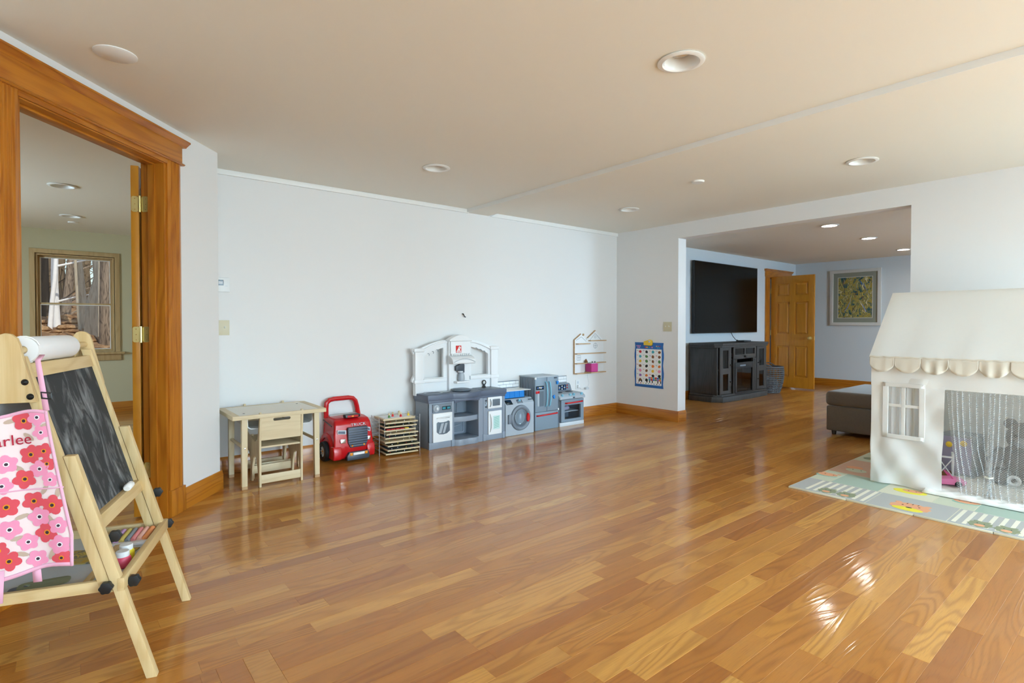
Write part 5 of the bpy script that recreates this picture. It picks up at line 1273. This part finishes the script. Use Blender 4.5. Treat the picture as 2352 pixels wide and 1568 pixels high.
# toys inside the tent
t = thing('toy_car', 'pink toy convertible parked inside the tent doorway', 'toy car', (4.86, 1.05, .05), R(-62))
m = MB().plate([(-.10, .012), (.11, .012), (.125, .03), (.12, .05), (.055, .06), (.04, .058), (-.04, .05), (-.06, .065), (-.11, .062), (-.12, .03)], [], 'xz', -.05, .05)
m.build('body', 'pink', t, bevel=.010, seg=3)
MB().tube([(.045, -.042, .055), (.02, -.042, .095), (.018, .042, .095), (.045, .042, .055)], .005, 6).build('windscreen_frame', 'hot_pink', t)
MB().box(-.055, -.035, .045, -.04, .035, .085).build('seat', 'hot_pink', t, bevel=.006)
for x in (-.07, .075):
    for s in (-1, 1): MB().lathe([(.0005, -.009), (.018, -.009), (.021, -.005), (.021, .005), (.018, .009), (.0005, .009)], (x, s*.048, .021), 16, 'y').build('wheel', 'rubber', t)
box(.112, -.03, .03, .128, .03, .042).build('grille', 'plastic_pale_grey', t, bevel=.003)
t = thing('toy_crib', 'white lattice doll bed behind the pink toy car', 'doll furniture', (5.06, 1.13, .045), R(-75))
for x in (-.09, .09): box(x-.007, -.05, 0, x+.007, .05, .20).build('end_post', 'plastic_white', t, bevel=.003)
for a, b in (((-.09, .03), (0, .17)), ((0, .03), (-.09, .17)), ((0, .03), (.09, .17)), ((.09, .03), (0, .17))):
    MB().bar((a[0], -.05, a[1]), (b[0], -.05, b[1]), .006, .012, (0, 1, 0)).build('lattice_bar', 'plastic_white', t)
for z in (.025, .175): box(-.09, -.054, z-.006, .09, -.046, z+.006).build('rail', 'plastic_white', t)
box(-.085, -.045, .03, .085, .045, .06).build('mattress', 'print_brown', t, bevel=.008)
t = thing('toy_chest', 'soft lilac and grey storage cube inside the tent', 'storage', (5.32, 1.035, .045), R(-8))
box(-.11, -.11, 0, .11, .11, .32).build('cube_body', 'soft_grey', t, bevel=.02, seg=3)
box(-.116, -.095, .03, -.108, .095, .30).build('quilted_front', 'quilt_purple', t, bevel=.003)
for yv, zv in ((-.05, .26), (.04, .24)): MB().ball((-.12, yv, zv), .022, 7, (.4, 1, 1)).build('pompom', 'print_yellow', t)
t = thing('plush_bear', 'large dark grey plush bear sitting inside the tent', 'plush toy', (5.36, .675, .045), R(180))
MB().ball((0, 0, .15), .15, 14, (.95, 1.0, 1.0)).build('body', 'grey_plush', t)
hd = MB().ball((.05, 0, .34), .11, 14).build('head', 'grey_plush', t)
for s in (-1, 1):
    MB().ball((.03, s*.085, .43), .04, 10, (.6, 1, 1)).build('ear', 'grey_plush', hd)
    MB().ball((.145, s*.04, .36), .012, 8).build('eye', 'print_black', hd)
    MB().tube([(.04, s*.12, .22), (.10, s*.16, .16), (.15, s*.13, .10)], [.05, .05, .045], 10).build('arm', 'grey_plush', t)
    MB().tube([(.06, s*.08, .06), (.16, s*.11, .05), (.20, s*.12, .07)], [.055, .055, .05], 10).build('leg', 'grey_plush', t)
MB().ball((.145, 0, .315), .05, 10, (.8, 1, .8)).build('muzzle', 'soft_grey', hd)
t = thing('toy_ring', 'white ring toy leaning on the plush bear in the tent', 'toy', (5.10, .705, .062))
MB().tube([(.0, .028*math.cos(a), .045+.028*math.sin(a)) for a in [2*math.pi*i/24 for i in range(24)]], .011, 8, closed=True).build('ring', 'plastic_white', t)
# ------------------------------------------------------------------ den: television, console, basket, ottoman, picture
t = thing('television', 'very large black flat screen television mounted on the den wall', 'television', (8.81, YT, 1.65))
box(-1.035, -.075, -.59, 1.035, -.03, .59).build('housing', 'tv_frame', t, bevel=.006)
box(-1.022, -.077, -.572, 1.022, -.074, .577).build('screen', 'tv_black', t)
box(-.3, -.03, -.25, .3, 0, .25).build('wall_mount', 'plastic_black', t)
t = MB().tube([(9.02, YT-.02, 1.06), (9.02, YT-.05, 1.0), (8.99, YT-.12, .94), (8.97, YT-.17, .932)], .005, 6).build('cable', 'plastic_black'); tag(t, 'short black cable hanging below the television', 'cable')
t = thing('media_box', 'flat dark box on top of the fireplace console', 'media box', (8.92, 4.70, .912))
box(-.12, -.09, 0, .12, .05, .022).build('case', 'plastic_black', t, bevel=.004); box(-.1, -.0915, .008, .1, -.0895, .014).build('front_strip', 'plastic_slate', t)

CN = thing('fireplace_console', 'dark charcoal wood media console with an electric fireplace', 'console', (7.68, 4.42, 0))
# local x 0..1.58, y 0 (front) .. .48
CW, CD = 1.56, .50
pl = [(-.035, .10), (.06, -.035), (.45, -.06), (1.10, -.06), (1.50, -.035), (CW+.035, .10), (CW+.035, CD), (-.035, CD)]
MB().plate(pl, [], 'xy', 0, .085).build('plinth', 'charcoal_wood', CN, bevel=.008)
pl2 = [(-.02, .08), (.06, -.02), (1.50, -.02), (CW+.02, .08), (CW+.02, CD), (-.02, CD)]
MB().plate(pl2, [], 'xy', .085, .115).build('plinth_moulding', 'charcoal_wood', CN, bevel=.008)
MB().plate([(-.04, .06), (.05, -.04), (1.51, -.04), (CW+.04, .06), (CW+.04, CD), (-.04, CD)], [], 'xy', .875, .912).build('top', 'charcoal_wood', CN, bevel=.006)
MB().plate([(-.025, .06), (.05, -.025), (1.51, -.025), (CW+.025, .06), (CW+.025, CD), (-.025, CD)], [], 'xy', .845, .876).build('top_moulding', 'charcoal_wood', CN, bevel=.006)
box(0, .03, .11, .03, CD, .85).build('side_panel', 'charcoal_wood', CN, bevel=.003); box(CW-.03, .03, .11, CW, CD, .85).build('side_panel', 'charcoal_wood', CN, bevel=.003)
box(.02, CD-.02, .11, CW-.02, CD, .85).build('back_panel', 'charcoal_wood', CN)
box(.02, .04, .11, CW-.02, CD, .13).build('bottom_panel', 'charcoal_wood', CN)
box(.38, .03, .11, .41, CD-.01, .85).build('divider', 'charcoal_wood', CN); box(1.15, .03, .11, 1.18, CD-.01, .85).build('divider', 'charcoal_wood', CN)
for x0, x1 in ((.04, .37), (1.19, 1.52)):
    dr = MB().plate([(x0, .12), (x1, .12), (x1, .845), (x0, .845)], [[(x0+.085, .17), (x1-.085, .17), (x1-.085, .43), (x0+.085, .43)], [(x0+.085, .52), (x1-.085, .52), (x1-.085, .80), (x0+.085, .80)]], 'xz', 0, .025).build('cabinet_door', 'charcoal_wood', CN, bevel=.004)
    for z0, z1 in ((.165, .435), (.515, .805)): box(x0+.08, .01, z0, x1-.08, .014, z1).build('door_pane', 'smoke_glass', dr)
    hx_ = x1-.03 if x0 < .5 else x0+.03
    for z in (.30, .57): MB().lathe([(.0005, .022), (.012, .02), (.008, .008), (.006, 0)], (hx_, 0, z), 12, 'y').build('door_knob', 'plastic_black', dr)
    box(x0+.03, .05, .47, x1-.03, CD-.02, .485).build('inner_shelf', 'charcoal_wood', CN)
box(.42, .02, .83, 1.14, .04, .85).build('rail', 'charcoal_wood', CN); 
fd = MB().plate([(.42, .66), (1.14, .66), (1.14, .845), (.42, .845)], [[(.465, .725), (.765, .725), (.765, .82), (.465, .82)], [(.80, .725), (1.095, .725), (1.095, .82), (.80, .82)]], 'xz', -.01, .015).build('drop_door', 'charcoal_wood', CN, bevel=.003)
for a, b in ((.46, .77), (.795, 1.10)): box(a, .002, .72, b, .006, .825).build('door_pane', 'smoke_glass', fd)
MB().lathe([(.0005, .022), (.018, .02), (.012, .008), (.008, 0)], (.78, -.01, .69), 12, 'y', sx=1.5).build('door_knob', 'plastic_black', fd)
box(.42, .04, .645, 1.14, CD-.02, .66).build('inner_shelf', 'charcoal_wood', CN)
for x in (.405, 1.03): 
    for k in range(3): box(x+.01+k*.038, -.014, .115, x+.04+k*.038, .02, .655).build('surround_reed', 'charcoal_wood', CN, bevel=.004)
fb = MB().plate([(.45, .10), (1.03, .10), (1.03, .60), (.45, .60)], [[(.48, .13), (1.00, .13), (1.00, .50), (.48, .50)]], 'xz', -.022, .0).build('firebox_frame', 'plastic_black', CN, bevel=.004)
box(.475, -.008, .125, 1.005, -.004, .505).build('fire_glass', 'smoke_glass', fb)
box(.47, .16, .12, 1.01, .17, .52).build('firebox_back', 'firebox', CN); box(.47, 0, .11, 1.01, .17, .125).build('firebox_floor', 'plastic_black', CN)
for k in range(3): MB().cyl((.56+k*.02, .06+k*.03, .15+k*.018), (.93-k*.03, .05+k*.035, .155+k*.02), .024, n=10).build('fire_log', 'bark_dark', CN)
box(.60, -.0225, .535, .78, -.021, .56).build('vent_slot', 'plastic_mid_grey', fb)
t = thing('game_box', 'small device with a pale case behind the console glass', 'device', (8.56, 4.60, .662)); box(0, 0, 0, .2, .15, .05).build('case', 'plastic_pale_grey', t, bevel=.006)

BK = thing('wicker_basket', 'round dark woven basket between the console and the den door', 'basket', (9.60, 4.60, 0))
def brad(z): return .205+.075*math.sin(min(1, z/.34)*math.pi/2)*.9-(.0 if z < .40 else (z-.40)*.25)
NR = 13
for k in range(NR+1):
    z = .012+k*.034; r = brad(z)
    MB().tube([(r*math.cos(2*math.pi*i/36), r*math.sin(2*math.pi*i/36), z) for i in range(36)], .0095 if k < NR else .016, 6, closed=True).build('weave_ring' if k < NR else 'rim', 'basket_fibre', BK)
for i in range(30):
    a = 2*math.pi*i/30
    MB().tube([((brad(z)+.004*(1 if k % 2 else -1))*math.cos(a), (brad(z)+.004*(1 if k % 2 else -1))*math.sin(a), z) for k, z in enumerate([.012+j*.034 for j in range(NR+1)])], .0075, 5).build('weave_strand', 'basket_fibre', BK)
MB().lathe([(.0005, .0), (.2, .0), (.2, .01), (.0005, .01)], n=28).build('base', 'basket_fibre', BK)
for a in (R(200), R(20)):
    c = brad(.45); 
    MB().tube([(c*math.cos(a+q), c*math.sin(a+q), .455+.055*math.cos(q/.42*math.pi/2)) for q in [-.42+.084*i for i in range(11)]], .011, 6).build('handle', 'basket_fibre', BK)
t = thing('folded_blanket', 'pale lilac blanket stuffed into the woven basket', 'blanket', (9.60, 4.60, .012))
MB().lathe([(.0005, .0), (.17, .0), (.185, .12), (.175, .2), (.10, .26), (.0005, .27)], n=20).build('bundle', 'soft_grey', t)

OT = thing('ottoman', 'large taupe upholstered ottoman with a loose seat cushion', 'ottoman', (6.43, 1.30, 0))
box(0, 0, .045, 1.12, 1.125, .315).build('base', 'taupe_fabric', OT, bevel=.02, seg=3)
box(-.012, -.012, .318, 1.132, 1.137, .475).build('cushion', 'taupe_fabric', OT, bevel=.055, seg=5)
for x in (.06, 1.06):
    for y in (.06, 1.065): MB().cyl((x, y, 0), (x, y, .05), .02, .026, 12).build('foot', 'charcoal_wood', OT)

PC = thing('framed_picture', 'framed abstract picture in muted greens and blues on the den end wall', 'picture', (XF, 3.88, 1.72), R(-90))
w, h = .435, .535
MB().plate([(-w, -h), (w, -h), (w, h), (-w, h)], [[(-w+.06, -h+.06), (w-.06, -h+.06), (w-.06, h-.06), (-w+.06, h-.06)]], 'xz', -.035, 0).build('frame', 'art_frame', PC, bevel=.006)
MB().plate([(-w+.055, -h+.055), (w-.055, -h+.055), (w-.055, h-.055), (-w+.055, h-.055)], [[(-.292, -.388), (.292, -.388), (.292, .388), (-.292, .388)]], 'xz', -.018, -.012).build('mount', 'art_mat', PC)
MB().plate([(-.297, -.393), (.297, -.393), (.297, .393), (-.297, .393)], [[(-.288, -.384), (.288, -.384), (.288, .384), (-.288, .384)]], 'xz', -.0195, -.0175).build('mount_bevel', 'art_frame', PC)
box(-.3, -.014, -.4, .3, -.0125, .4).build('print', 'abstract_art', PC)
ra = random.Random(21)
for k in range(26):
    x, z = ra.uniform(-.25, .25), ra.uniform(-.34, .34); a = ra.uniform(-1, 1)*.5+1.57; L = ra.uniform(.06, .2)
    p0 = (x-math.cos(a)*L/2, -.0144, z-math.sin(a)*L/2); p1 = (x+math.cos(a)*L/2, -.0144, z+math.sin(a)*L/2)
    pm = (x+ra.uniform(-.03, .03), -.0144, z)
    p0, pm, p1 = [(max(-.28, min(.28, q[0])), q[1], max(-.37, min(.37, q[2]))) for q in (p0, pm, p1)]
    MB().tube([p0, pm, p1], [.004, .010, .004], 6, flat=.06).build('brush_stroke', ('print_black', 'mat_cream', 'chalk_ochre', 'print_blue', 'art_mat', 'mat_animal_green', 'print_brown')[k % 7], PC)

# ------------------------------------------------------------------ outdoors behind the study window
rg = random.Random(7)
def gz(x, yv): return max(-.3, .62+(yv-9.6)*.085)+.06*math.sin(x*1.3+yv*.8)+.04*math.sin(x*3.1-yv*1.9) - max(0, (11.5-yv))*.22
m = MB().grid(lambda u, v: (-9+20*u, 9.5+32*v, gz(-9+20*u, 9.5+32*v)), 60, 90)
o = m.build('ground_outside', 'leaf_litter'); o['kind'] = 'structure'; o['label'] = 'bank of dry brown leaves outside the window'
def tree(name, label, pxs, Y, mat, lean=None, r=None, branches=4, h=7):
    # pxs: list of (pixel x centre, pixel y) along the trunk; r: radius bottom/top
    pts = [at_plane(x, yv, 1, Y) for x, yv in pxs]
    base = Vector((pts[0].x-(pts[1].x-pts[0].x)*.3, Y, gz(pts[0].x, Y)-.1)); d = (pts[-1]-pts[-2]).normalized()
    line_ = [base]+pts+[pts[-1]+d*1.2, pts[-1]+d*3.5]
    t = thing(name, label, 'tree', base, group='trees outside the study window')
    loc = [p-base for p in line_]; n = len(loc)
    MB().tube(loc, [r[0]*1.25]+[r[0]+(r[1]-r[0])*i/(n-2) for i in range(n-1)], 14).build('trunk', mat, t)
    for k in range(branches):
        i = rg.randint(1, n-2); a = loc[i].lerp(loc[i+1], rg.random()); s = rg.choice((-1, 1))
        q = [a, a+Vector((s*rg.uniform(.3, .6), rg.uniform(-.2, .3), rg.uniform(.1, .4))), a+Vector((s*rg.uniform(.8, 1.5), rg.uniform(-.3, .5), rg.uniform(.2, .9)))]
        MB().tube(q, [.025, .016, .006], 6).build('branch', mat, t)
    return t
tree('tree', 'thick rough barked trunk filling the right side of the study window', [(245, 830), (245, 700), (246, 580)], 12.6, 'bark', r=(.115, .10), branches=0)
tree('tree', 'leaning grey brown trunk just left of the thick rough trunk', [(212, 790), (216, 700), (232, 640), (226, 580)], 14.2, 'bark_pale', r=(.15, .09), branches=2)
tree('tree', 'pair of slim pale trunks in the middle of the study window', [(196, 760), (188, 680), (178, 590)], 15.4, 'bark_pale', r=(.085, .065), branches=2)
tree('tree', 'very slim pale trunk beside the middle trunks', [(183, 750), (178, 690), (174, 620), (171, 560)], 15.0, 'bark_pale', r=(.03, .022), branches=1)
tree('tree', 'leaning dim brown trunk deep in the wood', [(150, 730), (154, 690), (160, 640), (163, 600)], 18.5, 'bark', r=(.11, .07), branches=4)
tree('tree', 'white birch trunk standing bright at the left of the study window', [(131, 750), (127, 690), (125, 640), (126, 585)], 15.8, 'birch_bark', r=(.07, .06), branches=2)
tree('tree', 'thin white birch stem crossing in front of the bright birch', [(115, 755), (120, 690), (126, 640), (128, 600)], 15.2, 'birch_bark', r=(.045, .035), branches=1)
tree('tree', 'dark straight trunk near the left edge of the study window', [(104, 740), (103, 660), (101, 570)], 18, 'bark_dark', r=(.09, .07), branches=3)
tree('tree', 'slim dark trunk at the far left of the study window', [(88, 740), (88, 660), (90, 570)], 19, 'bark_dark', r=(.05, .04), branches=3)
# far thicket of thin stems and twigs that cannot be told apart
m = MB()
for k in range(120):
    Y = rg.uniform(19, 38); x = rg.uniform(-5, 5.5)*Y/20; b = gz(x, Y); r = rg.uniform(.03, .12); hh = rg.uniform(4, 9)
    top = Vector((x+rg.uniform(-.7, .7), Y+rg.uniform(-.5, .5), b+hh))
    m.cyl((x, Y, b-.1), top, r, r*.4, 6, cap=False)
    for q in range(7):
        a = Vector((x, Y, b)).lerp(top, rg.uniform(.08, 1)); e = a+Vector((rg.uniform(-1.6, 1.6), rg.uniform(-.5, .5), rg.uniform(-.2, 1.2)))
        m.cyl(a, e, .018, .006, 4, cap=False)
        for w_ in range(3):
            c = a.lerp(e, rg.uniform(.3, 1)); m.cyl(c, c+Vector((rg.uniform(-.6, .6), rg.uniform(-.3, .3), rg.uniform(-.3, .6))), .009, .004, 3, cap=False)
M('twig', (126, 110, 88), .9, var=(2, .35))
o = m.build('thicket', 'twig'); tag(o, 'tangle of bare stems and twigs far back in the wood', 'thicket', kind='stuff')
m = MB()
for k in range(260):
    Y = rg.uniform(11.5, 24); x = rg.uniform(-3, 3)*Y/15; s = rg.uniform(.04, .16)
    m.ball((x, Y, gz(x, Y)+s*.2), s, 4, (rg.uniform(.8, 1.6), 1, rg.uniform(.4, .8)))
o = m.build('leaf_heaps', 'leaf_litter'); tag(o, 'low heaps of fallen leaves and stones on the bank', 'leaves', kind='stuff')
